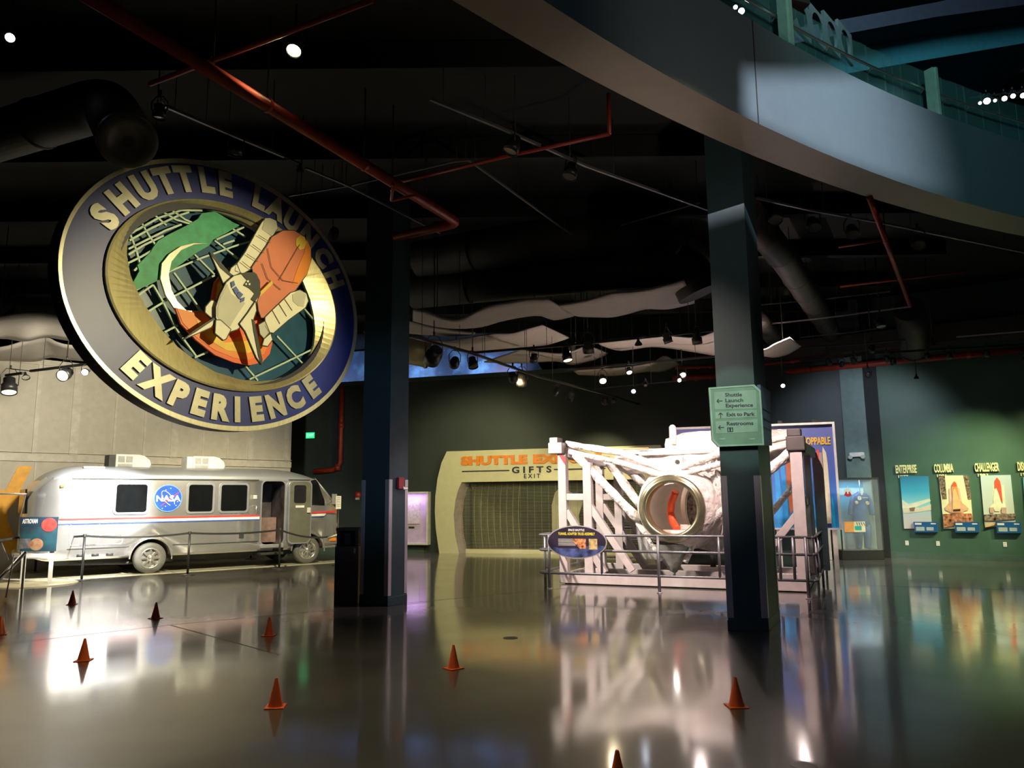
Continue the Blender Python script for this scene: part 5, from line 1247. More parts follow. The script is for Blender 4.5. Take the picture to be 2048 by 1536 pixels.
# ================================================================ waste bin against the left column
q0 = G(667, 1209); q1 = G(719, 1210)
BF = Fr((q0.x, q0.y, 0), (1, .0)); bw = min(q1.x - q0.x, cl_.x-q0.x-.03); bt = BF.uv(690, 1093)[1]; bt2 = BF.uv(690, 1062)[1]
wb = thing('waste_bin', 'dark brown square waste bin with hooded top against the left column', 'waste bin', BF.P(bw/2, 0, -.25))
bm_ = mat('bin_brown', (.06, .035, .035), .5)
MB().fbox(BF, 0, bw, 0, bt, -.5, 0).build('bin_body', bm_, wb, bevel=.01)
mb = MB(); mb.fbox(BF, .02, .07, bt, bt2, -.48, -.03); mb.fbox(BF, bw-.07, bw-.02, bt, bt2, -.48, -.03); mb.fbox(BF, .02, bw-.02, bt, bt2, -.48, -.42); mb.fbox(BF, .01, bw-.01, bt2, bt2+.05, -.5, -.01); mb.build('hood', M['black'], wb, bevel=.006)
MB().fbox(BF, bw-.08, bw-.05, bt-.11, bt-.03, 0, .015).build('lock', M['chrome'], wb, bevel=.003)

# ================================================================ information panel of the van
b0 = G(42, 1170); b1 = G(101, 1167)
IF = Fr((b0.x, b0.y, 0), (b1-b0)); iz = lambda pts: [IF.uv(x/5.486, 900+y/5.486) for x, y in pts]
brd = iz([(220, 735), (645, 735), (615, 1110), (218, 1112)])
ip = thing('info_panel', 'dark teal information panel on white legs reading ASTROVAN, in front of the van tail', 'information panel', IF.P(.5, 0, 0))
MB().prism(IF, brd, 0, .04).build('board', mat('panel_teal_print', (.004, .014, .03), .5, scale=4, col2=(.006, .07, .10)), ip)
bl_ = [brd[3], brd[2], ((brd[2][0]*.25+brd[1][0]*.75), brd[1][1]*.72+brd[2][1]*.28), (brd[3][0]*.3+brd[0][0]*.7, brd[0][1]*.72+brd[3][1]*.28)]
MB().prism(IF, [brd[0], brd[1], bl_[2], bl_[3]], .04, .042).build('board_header', mat('panel_navy', (.01, .03, .06), .4), ip)
u, v = iz([(250, 785)])[0]; text('title', 'ASTROVAN', IF, u, v, .13, M['white'], ip, w=.042, depth=.002, bold=.02, align='LEFT', fitw=iz([(415, 785)])[0][0]-u)
for x, y, r_, c1, c2 in ((542, 820, .145, (.18, .01, .01), (.35, .05, .04)), (400, 1035, .125, (.3, .25, .14), (.3, .06, .04))):
    u, v = iz([(x, y)])[0]; MB().cyl(IF.P(u, v, .042), IF.P(u, v, .046), r_, n=32).build('round_picture', mat('round_print', c1, .5, scale=9, col2=c2), ip)
u, v = iz([(280, 1035)])[0]; MB().fbox(IF, u-.1, u+.09, v-.09, v+.12, .042, .045).build('square_picture', mat('square_print', (.12, .12, .14), .5, var=.3, scale=9), ip)
for x in (258, 560):
    u, _ = iz([(x, 1250)])[0]; _, v = iz([(x, 1105)])[0]; MB().fbox(IF, u-.04, u+.04, .02, v+.05, -.05, 0).build('leg', M['white'], ip)
_, v = iz([(400, 1165)])[0]; ua = iz([(250, 1165)])[0][0]; ub = iz([(560, 1165)])[0][0]
MB().fbox(IF, ua, ub, v-.03, v+.03, -.05, 0).build('cross_bar', M['white'], ip)
MB().lathe([(.001, .02), (.78, .02), (.80, .012), (.80, 0)], IF.P((ua+ub)/2, 0, -.05), (0, 0, 1), 48).build('round_foot', mat('foot_cream', (.55, .52, .35), .35), ip)
# slanting silver tube at the left edge
a = atd(-40, 1195, 13.6); a.z = .04; b = atd(50, 1105, 14.4); c_ = Vector((b.x-.15, b.y+.1, 0))
t = thing('tube_stand', 'slanting silver tube stand at the left edge beside the van information panel', 'stand', a)
MB().tube([a, b], .035, 12).build('tube', M['chrome'], t); MB().tube([a+Vector((.25, .3, 0)), a.lerp(b, .5)+Vector((.1, .1, .35))], .012).build('brace', M['chrome'], t)
MB().cyl(a*1, a - Vector((0, 0, .04)), .05).build('tube_foot', M['dark'], t); MB().cyl(b, (b.x, b.y, 0), .02).build('tube_leg', M['chrome'], t)
# thin silver shelf arm left of the van tail
a = atd(-60, 987, 17.6); b = atd(52, 988, 17.0)
t = thing('rack_arm', 'thin silver rack arm with thin legs left of the van tail', 'rack', (a.x, a.y, 0))
MB().tube([a, b], .018).build('arm', M['steel'], t); MB().tube([b, b+Vector((-.15, .1, -.5)), Vector((b.x, b.y+.05, .1))], .012).build('leg', M['dark'], t); MB().tube([atd(0, 1078, 17.3), atd(17, 1120, 17.3)], .012).build('leg', M['dark'], t)
MB().tube([a, Vector((a.x, a.y, 0))], .015).build('leg', M['dark'], t)
# floor covers
for (x, y), r_, lab in (((1021, 1276), .09, 'small round metal cover set in the floor, beyond the lone cone'), ((1607, 1531), .08, 'small round metal cover in the floor at the bottom edge')):
    p = G(x, y); tag(MB().cyl((p.x, p.y, .0), (p.x, p.y, .003), r_, n=32).build('floor_cover', mat('cover_metal', (.1, .09, .08), .35, .6), None, p), lab, 'floor cover')

# ================================================================ ceiling services
def pz_(pts, z): return [atz(x, y, z) for x, y in pts]
def pipe(nm, label, cat, runs, m, z, hang=None):
    root = None
    P0 = pz_([runs[0][0][0]], z)[0] if not isinstance(z, list) else None
    t = thing(nm, label, cat, P0)
    for pts, r, part in runs:
        Q = pz_(pts, z)
        # round the corners
        R = [Q[0]]
        for i in range(1, len(Q)-1):
            d0 = (Q[i-1]-Q[i]); d1_ = (Q[i+1]-Q[i]); k = min(d0.length, d1_.length, r*3)*.9
            A_ = Q[i]+d0.normalized()*k; B_ = Q[i]+d1_.normalized()*k
            for j in range(5):
                f_ = j/4; R.append(A_.lerp(Q[i], f_).lerp(Q[i].lerp(B_, f_), f_))
        R.append(Q[-1]); MB().tube(R, r, 14).build(part, m, t)
        if hang:
            for f_ in hang:
                p = Q[0].lerp(Q[1], f_); MB().cyl(p, (p.x, p.y, 7.2), .012, n=6).build('hanger_rod', M['dark'], t)
                MB().lathe([(r+.012, -.02), (r+.012, .02)], p, (Q[1]-Q[0]), 14).build('clamp', m, t)
    return t
pipe('sprinkler_main', 'thick red sprinkler main crossing the black ceiling to the left column with an elbow', 'pipe', [([(150, -25), (918, 446), (790, 474)], .075, 'main_pipe')], M['red'], 6.1, hang=(.35, .62, .85))
pipe('sprinkler_branch', 'thin red sprinkler branch crossing over the main at the upper left', 'pipe', [([(300, 168), (460, 108), (745, 0)], .028, 'branch_pipe')], M['red'], 6.3, hang=(.8,))
pipe('sprinkler_branch', 'thin red sprinkler branch in the middle of the ceiling with an upturned end', 'pipe', [([(800, 364), (1010, 313), (1219, 268)], .026, 'branch_pipe')], M['red'], 6.25)
a = atz(1219, 268, 6.25); t = MB().tube([a, a+Vector((0, 0, .55))], .026).build('sprinkler_riser', M['red'], None, a); tag(t, 'short red riser standing on the end of the middle branch pipe', 'pipe')
pipe('sprinkler_loop', 'small red pipe loop under the elbow of the sprinkler main', 'pipe', [([(786, 368), (782, 402), (832, 390)], .022, 'loop_pipe')], M['red'], 5.95, hang=(.3,))
pipe('sprinkler_main', 'slim red sprinkler pipe dropping away at the right side of the ceiling', 'pipe', [([(1738, 392), (1820, 612)], .045, 'main_pipe')], M['red'], 6.0, hang=(.3,))
pipe('sprinkler_branch', 'upper short red branch left of the slim right sprinkler pipe', 'pipe', [([(1677, 494), (1766, 480)], .025, 'branch_pipe')], M['red'], 6.05)
pipe('sprinkler_branch', 'lower long red branch crossing the slim right sprinkler pipe', 'pipe', [([(1680, 573), (1932, 543)], .025, 'branch_pipe')], M['red'], 6.05)
# pipes along the back wall
def wpipe(label, pts, r, off=.35, fr=None):
    P = [(fr or BW).px(x, y, off) for x, y in pts]; t = thing('wall_pipe', label, 'pipe', P[0]); MB().tube(P, r, 12).build('pipe', M['red'], t)
    for f_ in (.2, .5, .8): MB().lathe([(r+.02, -.05), (r+.02, .05)], P[0].lerp(P[-1], f_), P[-1]-P[0], 12).build('coupling', M['red'], t)
wpipe('thick red pipe running along the top of the right back wall', [(1524, 748), (2060, 698)], .085, .5, RW)
wpipe('thin red pipe just above the thick one on the right back wall', [(1524, 729), (1860, 694)], .04, .9, RW)
wpipe('red pipe seen left of the right column below the ceiling panels', [(1345, 757), (1440, 752)], .085)
wpipe('dark red upper pipe left of the right column below the ceiling panels', [(1350, 736), (1440, 733)], .045)

# ducts
def duct(label, pts, r, m, z, nm='air_duct', n=28, grille=False):
    Q = pz_(pts, z) if not isinstance(z, (list, tuple)) else [atz(x, y, zz) for (x, y), zz in zip(pts, z)]
    R = [Q[0]]
    for i in range(1, len(Q)-1):
        d0 = Q[i-1]-Q[i]; d1_ = Q[i+1]-Q[i]; k = min(d0.length, d1_.length, r*2.2)*.48*2*.5
        A_ = Q[i]+d0.normalized()*k; B_ = Q[i]+d1_.normalized()*k
        for j in range(6): f_ = j/5; R.append(A_.lerp(Q[i], f_).lerp(Q[i].lerp(B_, f_), f_))
    R.append(Q[-1]); t = thing(nm, label, 'air duct', Q[0]); MB().tube(R, r, n).build('duct_body', m, t)
    for a, b in zip(Q, Q[1:]):
        L = (b-a).length
        for k in range(1, int(L/1.3)+1):
            p = a.lerp(b, min(.97, k*1.3/L)); MB().lathe([(r+.004, -.03), (r+.018, 0), (r+.004, .03)], p, b-a, n).build('seam_band', m, t)
    e = Q[-1]; d = (Q[-1]-Q[-2]).normalized()
    if grille: MB().lathe([(r*.2, .01), (r*.6, .012), (r*.61, .02), (r*.98, .02), (r*1.04, .0), (r*1.04, -.05)], e, d, n).build('outlet_ring', M['ductg'], t)
    return t
duct('very dark round duct with outlet hanging above the emblem at upper left', [(-60, 290), (215, 205), (256, 282)], .30, M['duct'], [6.3, 6.35, 5.55], grille=True)
duct('long dark round duct above the wavy panels, bending down at its right end', [(826, 578), (1040, 556), (1300, 530), (1372, 528), (1400, 588)], .42, M['duct'], [6.1, 6.1, 6.1, 6.1, 5.5])
duct('dark upper round duct running into the right column top', [(840, 520), (1080, 480), (1270, 462), (1440, 545)], .4, M['duct'], 6.6)
duct('flat grey duct slanting down to the right of the right column', [(1490, 420), (1570, 520), (1665, 668)], .26, M['ductg'], 6.2)
duct('short grey duct piece right beside the right column', [(1500, 620), (1560, 690)], .23, M['ductg'], 5.9)
duct('barrel shaped grey duct outlet hanging at the right', [(1818, 618), (1826, 660), (1828, 702)], .34, M['ductg'], [6.1, 5.75, 5.35], grille=True)
# pale warm engine like duct beside the left column
wd_ = mat('duct_warm', (.45, .42, .25), .4, .4)
a = atd(800, 690, 22.5); b = atd(858, 708, 22.5)
t = thing('air_duct', 'pale warm lit duct section peeping out right of the left column', 'air duct', a); MB().cyl(a, b, .52, .42, n=28).build('duct_body', wd_, t); MB().lathe([(.44, -.05), (.46, 0), (.44, .05)], b, b-a, 28).build('seam_band', wd_, t)
# horizontal lighter bulkhead above the wall pipes
P = [RW.uv(x, y, 1.2) for x, y in ((1560, 690), (1900, 660))]
# ceiling speaker disc
p = atz(992, 586, 5.9); t = thing('speaker_disc', 'small pale oval disc hanging under the dark duct', 'ceiling speaker', p)
MB().lathe([(.001, 0), (.15, 0), (.16, .02), (.14, .05), (.001, .06)], p, (0, 0, 1), 28).build('disc', M['white'], t); MB().cyl(p, (p.x, p.y, 7.2), .01, n=6).build('stem', M['dark'], t)

# wavy ceiling panels
def cloud(label, near, far, Yn, Yf, zo=0):
    def rs(pts, n=24):
        L = [0]
        for a, b in zip(pts, pts[1:]): L.append(L[-1]+math.hypot(b[0]-a[0], b[1]-a[1]))
        out = []
        for k in range(n+1):
            s = L[-1]*k/n; i = max(j for j in range(len(L)) if L[j] <= s+1e-9); i = min(i, len(pts)-2); f_ = (s-L[i])/max(1e-9, L[i+1]-L[i])
            # smooth the polyline with a Catmull-Rom spline
            p0, p1, p2, p3 = pts[max(0, i-1)], pts[i], pts[i+1], pts[min(len(pts)-1, i+2)]
            c = [.5*((2*p1[q]) + (-p0[q]+p2[q])*f_ + (2*p0[q]-5*p1[q]+4*p2[q]-p3[q])*f_*f_ + (-p0[q]+3*p1[q]-3*p2[q]+p3[q])*f_**3) for q in (0, 1)]
            out.append(c)
        return out
    N_ = rs(near); F_ = rs(far); mb = MB(); mb.smooth = True; rows = []
    for k in range(6):
        f_ = k/5; Y = Yn + (Yf-Yn)*f_
        rows.append([atd(N_[j][0], N_[j][1], Yn).lerp(atd(F_[j][0], F_[j][1], Yf), f_) for j in range(25)])
    mb.v = [p for r_ in rows for p in r_]
    for i in range(5):
        for j in range(24): mb.f.append([i*25+j, i*25+j+1, (i+1)*25+j+1, (i+1)*25+j]); mb.m.append(0); mb.sm.append(True)
    t = thing('ceiling_cloud', label, 'ceiling panel', rows[2][12], 'wavy ceiling panels')
    o = mb.build('wavy_sheet', M['cloud'], t); s_ = o.modifiers.new('t', 'SOLIDIFY'); s_.thickness = .035; s_.offset = 0
    for j in (4, 20):
        p = rows[2][j]; MB().cyl(p, (p.x, p.y, 7.2), .01, n=6).build('hanger_rod', M['dark'], t)
cloud('long low wavy panel right of the left column, uppermost on the left side', [(826, 618), (855, 624), (888, 637), (920, 639), (951, 624), (982, 612), (1034, 603), (1056, 599), (1097, 598)], [(826, 641), (867, 651), (909, 656), (961, 653), (1013, 639), (1076, 630), (1108, 639), (1148, 631)], 13.6, 15.4)
cloud('largest bright wavy panel, uppermost, ending left of the right column', [(1118, 610), (1135, 608), (1180, 599), (1225, 586), (1270, 583), (1314, 574), (1368, 560)], [(1126, 620), (1153, 631), (1191, 633), (1225, 633), (1258, 626), (1292, 617), (1337, 617), (1391, 605)], 13.6, 15.4)
cloud('second wavy panel below the left one, over the starry mural', [(861, 681), (899, 682), (940, 675), (992, 668), (1024, 667), (1055, 658), (1085, 650)], [(888, 694), (951, 702), (972, 705), (1000, 700), (1067, 694), (1101, 687), (1139, 675)], 17.2, 19)
cloud('dim wavy panel directly right of the left column', [(800, 636), (820, 642), (860, 652), (905, 660), (951, 666)], [(800, 664), (840, 668), (880, 671), (915, 671), (948, 668)], 16.4, 17.8)
cloud('small wavy panel low in the middle, under the second panel', [(1040, 700), (1072, 704), (1121, 708), (1146, 702), (1171, 693), (1186, 695)], [(968, 724), (1030, 726), (1112, 722), (1146, 729), (1191, 720), (1216, 706)], 19, 21)
cloud('long bright wavy panel crossing to the right column behind the middle spotlights', [(1195, 684), (1225, 679), (1292, 674), (1337, 672), (1393, 675), (1435, 660)], [(1202, 690), (1236, 700), (1270, 697), (1303, 693), (1348, 697), (1445, 713)], 17, 19)
cloud('pale small wavy panel lowest in the middle, right of the green dark wall top', [(1148, 742), (1202, 738), (1247, 735), (1303, 726), (1328, 712), (1348, 722)], [(1157, 749), (1213, 751), (1247, 749), (1292, 743), (1326, 742), (1359, 729)], 20.6, 22.4)
cloud('pale wavy panel corner showing right of the right column', [(1440, 712), (1522, 701), (1550, 688), (1580, 675)], [(1440, 706), (1522, 711), (1549, 714), (1577, 707), (1602, 692)], 17.5, 18.8)
cloud('dim wavy panel at the left edge, upper', [(-60, 650), (0, 633), (59, 625), (110, 629), (160, 640), (300, 655)], [(-60, 690), (0, 676), (50, 682), (91, 674), (150, 682), (300, 700)], 14, 16)
cloud('dim wavy panel at the left edge, lower, behind the emblem edge', [(-50, 700), (9, 694), (51, 682), (91, 675), (132, 690), (260, 700)], [(-50, 730), (7, 722), (73, 722), (100, 714), (152, 720), (260, 725)], 17, 19)

# ================================================================ lighting tracks
TRK = []
def track(label, pts, z=None, Y=None, w_=.035, m=None):
    Q = pz_(pts, z) if z else [atd(x, y, yy) for (x, y), yy in zip(pts, Y)]
    t = thing('lighting_track', label, 'lighting track', Q[0])
    mb = MB()
    for a, b in zip(Q, Q[1:]): mb.beam(a, b, w_, w_); TRK.append((a, b))
    mb.build('track_bar', m or M['railg'], t)
    for a, b in zip(Q, Q[1:]):
        n = max(1, int((b-a).length/2.5))
        for k in range(n+1):
            p = a.lerp(b, (k+.3)/(n+.6))
            if p.z < 7.2: MB().cyl(p, (p.x, p.y, 7.2), .006, n=6).build('drop_rod', M['dark'], t)
    return t
track('short track above the emblem with two dark spotlights', [(330, 212), (430, 255), (568, 313)], z=6.2)
track('long faint track from the middle of the ceiling to the right column', [(860, 198), (995, 253), (1170, 331), (1440, 428)], z=6.3)
track('pale track hung right of the right column, with four round spotlights', [(1513, 396), (1620, 420), (1760, 445), (2060, 507)], z=6.3)
track('thin diagonal rod right of the right column', [(1507, 430), (1570, 520), (1650, 640)], z=6.3, w_=.02)
track('thin track leading down from behind the left emblem top to the column elbow', [(612, 336), (700, 373), (880, 466)], z=6.4, w_=.03)
track('grey bent conduit crossing the middle of the ceiling', [(700, 371), (908, 323), (937, 320), (1004, 368), (1153, 477), (1215, 512)], z=6.5, w_=.028)
track('straight conduit slanting up beside the right column top', [(1140, 480), (1400, 405)], z=6.6, w_=.02)
track('faint grey rod crossing from emblem top to conduit', [(578, 392), (660, 378), (700, 371)], z=6.5, w_=.022)
track('long diagonal track with lit spotlights in front of the shop wall', [(819, 672), (940, 705), (1076, 753), (1213, 789), (1290, 812)], z=4.5, w_=.045, m=M['fixture'])
track('black track over the middle wavy panels with hanging spotlights', [(940, 706), (1076, 695), (1171, 687), (1430, 660)], z=4.9, w_=.05, m=M['fixture'])
track('low track in front of the lowest wavy panel', [(1135, 740), (1231, 730), (1430, 713)], z=4.9, w_=.045, m=M['fixture'])
track('short low track over the dark wall in the middle', [(1184, 778), (1287, 768), (1372, 761)], z=4.6, w_=.03, m=M['fixture'])
track('short black track piece at the left edge', [(12, 751), (46, 746)], z=4.4, w_=.05, m=M['black'])
track('black track running behind the emblem lower left edge', [(61, 742), (200, 725)], z=4.6, w_=.05, m=M['black'])
track('upper pale rod right of the right column', [(1522, 650), (1640, 637), (1822, 613)], z=5.9, w_=.03, m=M['steel'])
track('thin dark rod above the pale rod right of the right column', [(1520, 610), (1650, 598), (1780, 583)], z=6.3, w_=.025)
track('middle thin rod right of the right column, passing the dim spotlight', [(1600, 675), (1700, 665), (1770, 655)], z=5.9, w_=.025)
track('lower track right of the right column toward the barrel duct', [(1522, 701), (1620, 694), (1730, 687), (1845, 676)], z=5.5, w_=.04, m=M['fixture'])
track('pale track at the right edge above the wall pipe', [(1913, 674), (2060, 662)], z=5.5, w_=.03, m=M['steel'])
track('black track along the right back wall with many small spotlights', [(1600, 722), (1760, 706), (2060, 688)], z=5.2, w_=.05, m=M['black'])

# ================================================================ spotlights
em_mats = {}
def lensmat(key, c, s):
    if key not in em_mats: em_mats[key] = mat('lens_'+key, (.6, .6, .55), .3, emit=c, es=s)
    return em_mats[key]
WARM = (1, .82, .5); PINK = (1, .80, .72); COOL = (.75, .85, 1); YEL = (1, .86, .42); WHT = (1, .95, .9)
def hang(top, t):
    best = None
    for a, b in TRK:
        ab = b-a; k = max(0, min(1, (top-a).dot(ab)/ab.dot(ab))); q = a+ab*k; dd = (q-top).length
        if (best is None or dd < best[0]) and q.z > top.z-.1: best = (dd, q)
    q = best[1] if best and best[0] < .75 else Vector((top.x, top.y, 7.2 if top.z < 7.2 else 16))
    MB().cyl(top, q, .012, n=6).build('stem', M['fixture'], t)
def head(x, y, z, aim, label, size=.10, lit=None, power=0, angle=40, blend=.6, kind='can', es=25, Y=None, body=None, soft=.08):
    p = atz(x, y, z) if Y is None else atd(x, y, Y)
    aim = Vector(aim); d = (aim-p).normalized()
    t = thing('spotlight', label, 'spotlight', p)
    bm = body or M['fixture']; L = size*2.2
    f = p; b = p - d*L
    if kind == 'bell':
        MB().lathe([(size*1.0, 0), (size*.9, .03), (size*.35, size*1.2), (size*.3, size*2.0), (.001, size*2.05)], p, -d, 24).build('bell_shade', bm, t); hs = t.children[-1]
    else:
        MB().lathe([(size*.92, .012), (size, 0), (size, L*.55), (size*.75, L*.62), (size*.75, L), (.001, L+.01)], p, -d, 24).build('housing', bm, t); hs = t.children[-1]
    MB().lathe([(.001, .02), (size*.88, .02)], p, -d, 24).build('lens', lensmat(lit[0], lit[1], es) if lit else M['lens_off'], hs)
    if kind != 'bell':
        s_ = d.cross(Vector((0, 0, 1))); s_ = s_.normalized() if s_.length > .01 else Vector((1, 0, 0)); c = p - d*L*.55
        top = c + Vector((0, 0, size*2.3))
        MB().tube([c + s_*(size+.01), c + s_*(size+.015) + Vector((0, 0, size*1.4)), top + s_*size*.5, top - s_*size*.5, c - s_*(size+.015) + Vector((0, 0, size*1.4)), c - s_*(size+.01)], .009, 6).build('yoke', bm, t)
        MB().cyl(top, top+Vector((0, 0, .08)), .02, n=8).build('stem', bm, t); hang(top, t)
    else: hang(p - d*size*2, t)
    if power: lamp('SPOT', 'spot_bulb', p + d*.06, aim, power, lit[1], size=soft, angle=angle, blend=blend, parent=t)
    return t
W_L = ('warm', WARM); P_L = ('pink', PINK); C_L = ('cool', COOL); Y_L = ('yellow', YEL); N_L = ('white', WHT)
SGc = Vector((-3.6, 9.5, 3.9)); TC = TF.P(2.3, 1.3, -1)
# upper left
head(587, 103, 6.6, (-2.6, 5.0, .8), 'big glowing warm ceiling lamp at the top, right of the red main', size=.085, lit=Y_L, power=620, angle=104, blend=.8, es=30, soft=.06, body=M['dark'])
head(20, 76, 6.6, (-1.5, 2.5, 1.5), 'bluish glowing lamp at the top left corner', size=.05, lit=C_L, power=0, es=30)
head(318, 238, 5.95, (-4, 8.5, 0), 'unlit dark can spotlight left on the short track above the emblem', size=.075)
head(470, 312, 5.95, (-4, 10, 0), 'unlit round dark spotlight right on the short track above the emblem', size=.085)
head(600, 344, 5.95, (-3, 11, 0), 'small bell lamp hanging under the red main', size=.055, kind='bell', body=M['ductg'])
head(1020, 305, 6.05, (-1.5, 9.0, 2), 'upper dark barn door spotlight with bright edges on the long middle track', size=.1)
head(1138, 356, 6.05, (0, 9.5, 3), 'lower dark barn door spotlight on the long middle track', size=.1)
# left edge
head(18, 786, 4.1, (-10.2, 15.8, 0), 'large downward can spotlight at the left edge, glowing at its rim', size=.16, lit=W_L, power=150, angle=60, es=3)
head(52, 756, 4.3, (-8, 14, 0), 'little black bell lamp at the left edge between two tracks', size=.08, kind='bell')
head(124, 752, 4.35, (-9.5, 11.5, 2.0), 'black spotlight with bright warm face under the emblem lower left edge', size=.13, lit=W_L, power=60, angle=60, es=8)
head(169, 745, 4.4, (-7.5, 10, 2), 'small white glowing spotlight touching the emblem lower left edge', size=.07, lit=C_L, power=20, angle=70, es=25)
# middle
head(862, 722, 4.3, (-5, 22, 0), 'large black unlit spotlight nearest the left column', size=.16)
head(908, 730, 4.3, (-3, 24, 1), 'black unlit spotlight second from the left column on the diagonal track', size=.1)
head(947, 735, 4.3, (0, 14, 0), 'black spotlight with a glinting edge, third from the left column on the diagonal track', size=.1)
head(1027, 759, 4.25, (1.0, 24.2, 1.6), 'lit warm round spotlight on the diagonal track below the starry mural', size=.1, lit=Y_L, power=520, angle=66, es=20)
head(1043, 770, 4.2, (0, 20, 0), 'grey unlit spotlight beside the lit one below the starry mural', size=.12, body=M['ductg'])
head(1067, 724, 4.7, (0, 20, 0), 'black unlit spotlight against the blue corner of the starry mural', size=.09)
head(1109, 788, 4.25, (-2.2, 25, 1.6), 'lit tilted spotlight on the diagonal track, left of centre', size=.075, lit=Y_L, power=420, angle=66, es=20)
head(1137, 800, 4.25, (-1, 22, 0), 'spotlight with a thin lit slit on the diagonal track', size=.1, lit=W_L, es=2)
head(1209, 807, 4.25, (2.5, 23.9, 1.6), 'lit yellow spotlight at the low end of the diagonal track', size=.085, lit=Y_L, power=380, angle=66, es=20)
head(1229, 806, 4.3, (4, 20, 0), 'small unlit spotlight beside the lit yellow one', size=.07)
head(1136, 722, 4.6, TF.P(.8, 1.5, -.3), 'downward spotlight with a cream glowing rim in front of the middle panels', size=.11, lit=W_L, es=4)
head(1177, 705, 4.65, (2, 18, 0), 'square black unlit spotlight hung before the middle wavy panel', size=.12)
head(1206, 763, 4.65, TF.P(1.2, 1.2, -1), 'downward warm lit spotlight on the low track, left one', size=.1, lit=W_L, es=14, power=120, angle=60)
head(1259, 746, 4.65, TF.P(2, 1.2, -1), 'small white lit spotlight on the low track in the middle', size=.07, lit=N_L, es=10)
head(1267, 783, 4.35, (.8, 6, .5), 'starry blue white glowing spotlight above the truss middle', size=.055, lit=C_L, es=40)
head(1277, 690, 4.65, (3, 17, 0), 'small bell lamp with a faint glow before the long bright panel', size=.075, kind='bell', lit=P_L, es=2)
head(1338, 686, 4.65, TF.P(3.4, 1.2, -1), 'white lit spotlight hung before the long bright panel', size=.09, lit=N_L, es=14, power=120, angle=60)
head(1395, 688, 4.65, (4, 15, 1), 'black unlit spotlight hung nearest the right column', size=.1)
head(1366, 751, 4.65, TF.P(3.4, 1.2, -.6), 'pink white lit spotlight on the low track near the right column', size=.085, lit=P_L, es=18, power=120, angle=60)
head(1359, 761, 4.5, (3, 8, .5), 'glaring small white lamp just below the pink one near the right column', size=.05, lit=N_L, es=35)
head(1291, 772, 4.5, (2, 15, 0), 'tiny pale lamp end on the short low track', size=.045, body=M['ductg'])
# right
head(1566, 772, 4.4, (5.0, 13.0, 1.6), 'glaring pink lamp right of the directory board', size=.06, lit=P_L, es=40, power=50, angle=90)
head(1742, 703, 4.9, (8.7, 21.2, 1.4), 'upper white lit spotlight over the grey pilaster', size=.075, lit=C_L, es=22, power=180, angle=50)
head(1736, 752, 4.5, (9.5, 20.8, 3.2), 'lower white lit spotlight over the grey pilaster', size=.06, lit=C_L, es=25, power=220, angle=90)
head(1763, 655, 5.3, (8, 15, 1), 'dim spotlight with two glints left of the barrel duct', size=.1)
head(1863, 690, 5.0, (9, 18, 0), 'bell lamp with a pale rim right of the barrel duct', size=.09, kind='bell', body=M['ductg'])
head(2046, 723, 4.7, (11.4, 20.4, 1.6), 'glaring white lamp at the right edge over the wall', size=.06, lit=N_L, es=35, power=0)
for x, lab in ((1660, 'small black track head on the right wall track, over the pilaster left side'), (1710, 'small black track head on the right wall track, left of the barrel duct'), (1776, 'small black track head on the right wall track, under the barrel duct left edge'), (1857, 'small black track head on the right wall track, under the bell lamp'), (1900, 'small black track head on the right wall track, right of the bell lamp'), (1975, 'small black track head on the right wall track, nearest the right edge')):
    y = 729 - (x-1660)*.055; head(x, y, 4.95, (x*.0105-7, 21, 1), lab, size=.07)
head(1684, 733, 4.9, (9.2, 21.5, 1.5), 'small track head with a short warm glow, left on the right wall track', size=.06, lit=W_L, es=6, power=0)
head(1787, 728, 4.9, RW.P(.9, 1.55, 0), 'small track head with a long warm glow under the barrel duct', size=.07, lit=W_L, es=6, power=0)
head(1833, 757, 4.6, (10, 19, 1), 'small dark pendant lamp under the red wall pipe', size=.06, kind='bell')
for x, y, lab in ((1552, 442, 'round dark spotlight on the pale right track, leftmost of the four'), (1629, 458, 'round dark spotlight on the pale right track, second from left'), (1707, 472, 'round dark spotlight on the pale right track, third from left'), (1838, 492, 'round dark spotlight on the pale right track, rightmost')):
    head(x, y, 6.0, (x*.004-2, 8, 0), lab, size=.11)
# mostly added spots, set in the dark to light pictures, shop, truss and van
def hidden(pos, aim, lab, lit, power, angle, blend=.7, size=.09, soft=.08):
    t = thing('spotlight', lab, 'spotlight', pos); d = (Vector(aim)-Vector(pos)).normalized()
    MB().lathe([(size, 0), (size, size*1.4), (size*.7, size*2.2), (.001, size*2.2)], pos, -d, 20).build('housing', M['black'], t)
    MB().cyl(Vector(pos), Vector((pos[0], pos[1], 7.2)), .008, n=6).build('stem', M['black'], t)
    lamp('SPOT', 'spot_bulb', Vector(pos)+d*.03, aim, power, lit, size=soft, angle=angle, blend=blend, parent=t)
hidden((12.6, 17.0, 5.2), RW.P(.9, .9, 0), 'added black spotlight high above the orbiter pictures, aimed at the first', (.95, 1, .55), 1500, 54, 1)  # added out of view to light the first orbiter print
hidden((14.2, 16.0, 5.2), RW.P(2.9, 1.0, 0), 'added black spotlight high above the orbiter pictures, aimed at the third', (1, .92, .5), 1700, 52, 1)  # added out of view to light the third orbiter print
hidden((-3.6, 13.4, 6.4), V.P(-1.35, 1.25, 0), 'black spotlight high in front of the van tail', (1, .97, .9), 19000, 20, .6, soft=.12)
hidden((-3.3, 13.7, 6.5), V.P(2.6, 1.0, 0), 'added black spotlight high in front of the van doorway', (1, .88, .55), 4500, 50, soft=.1)  # put in to brighten the van side at the doorway
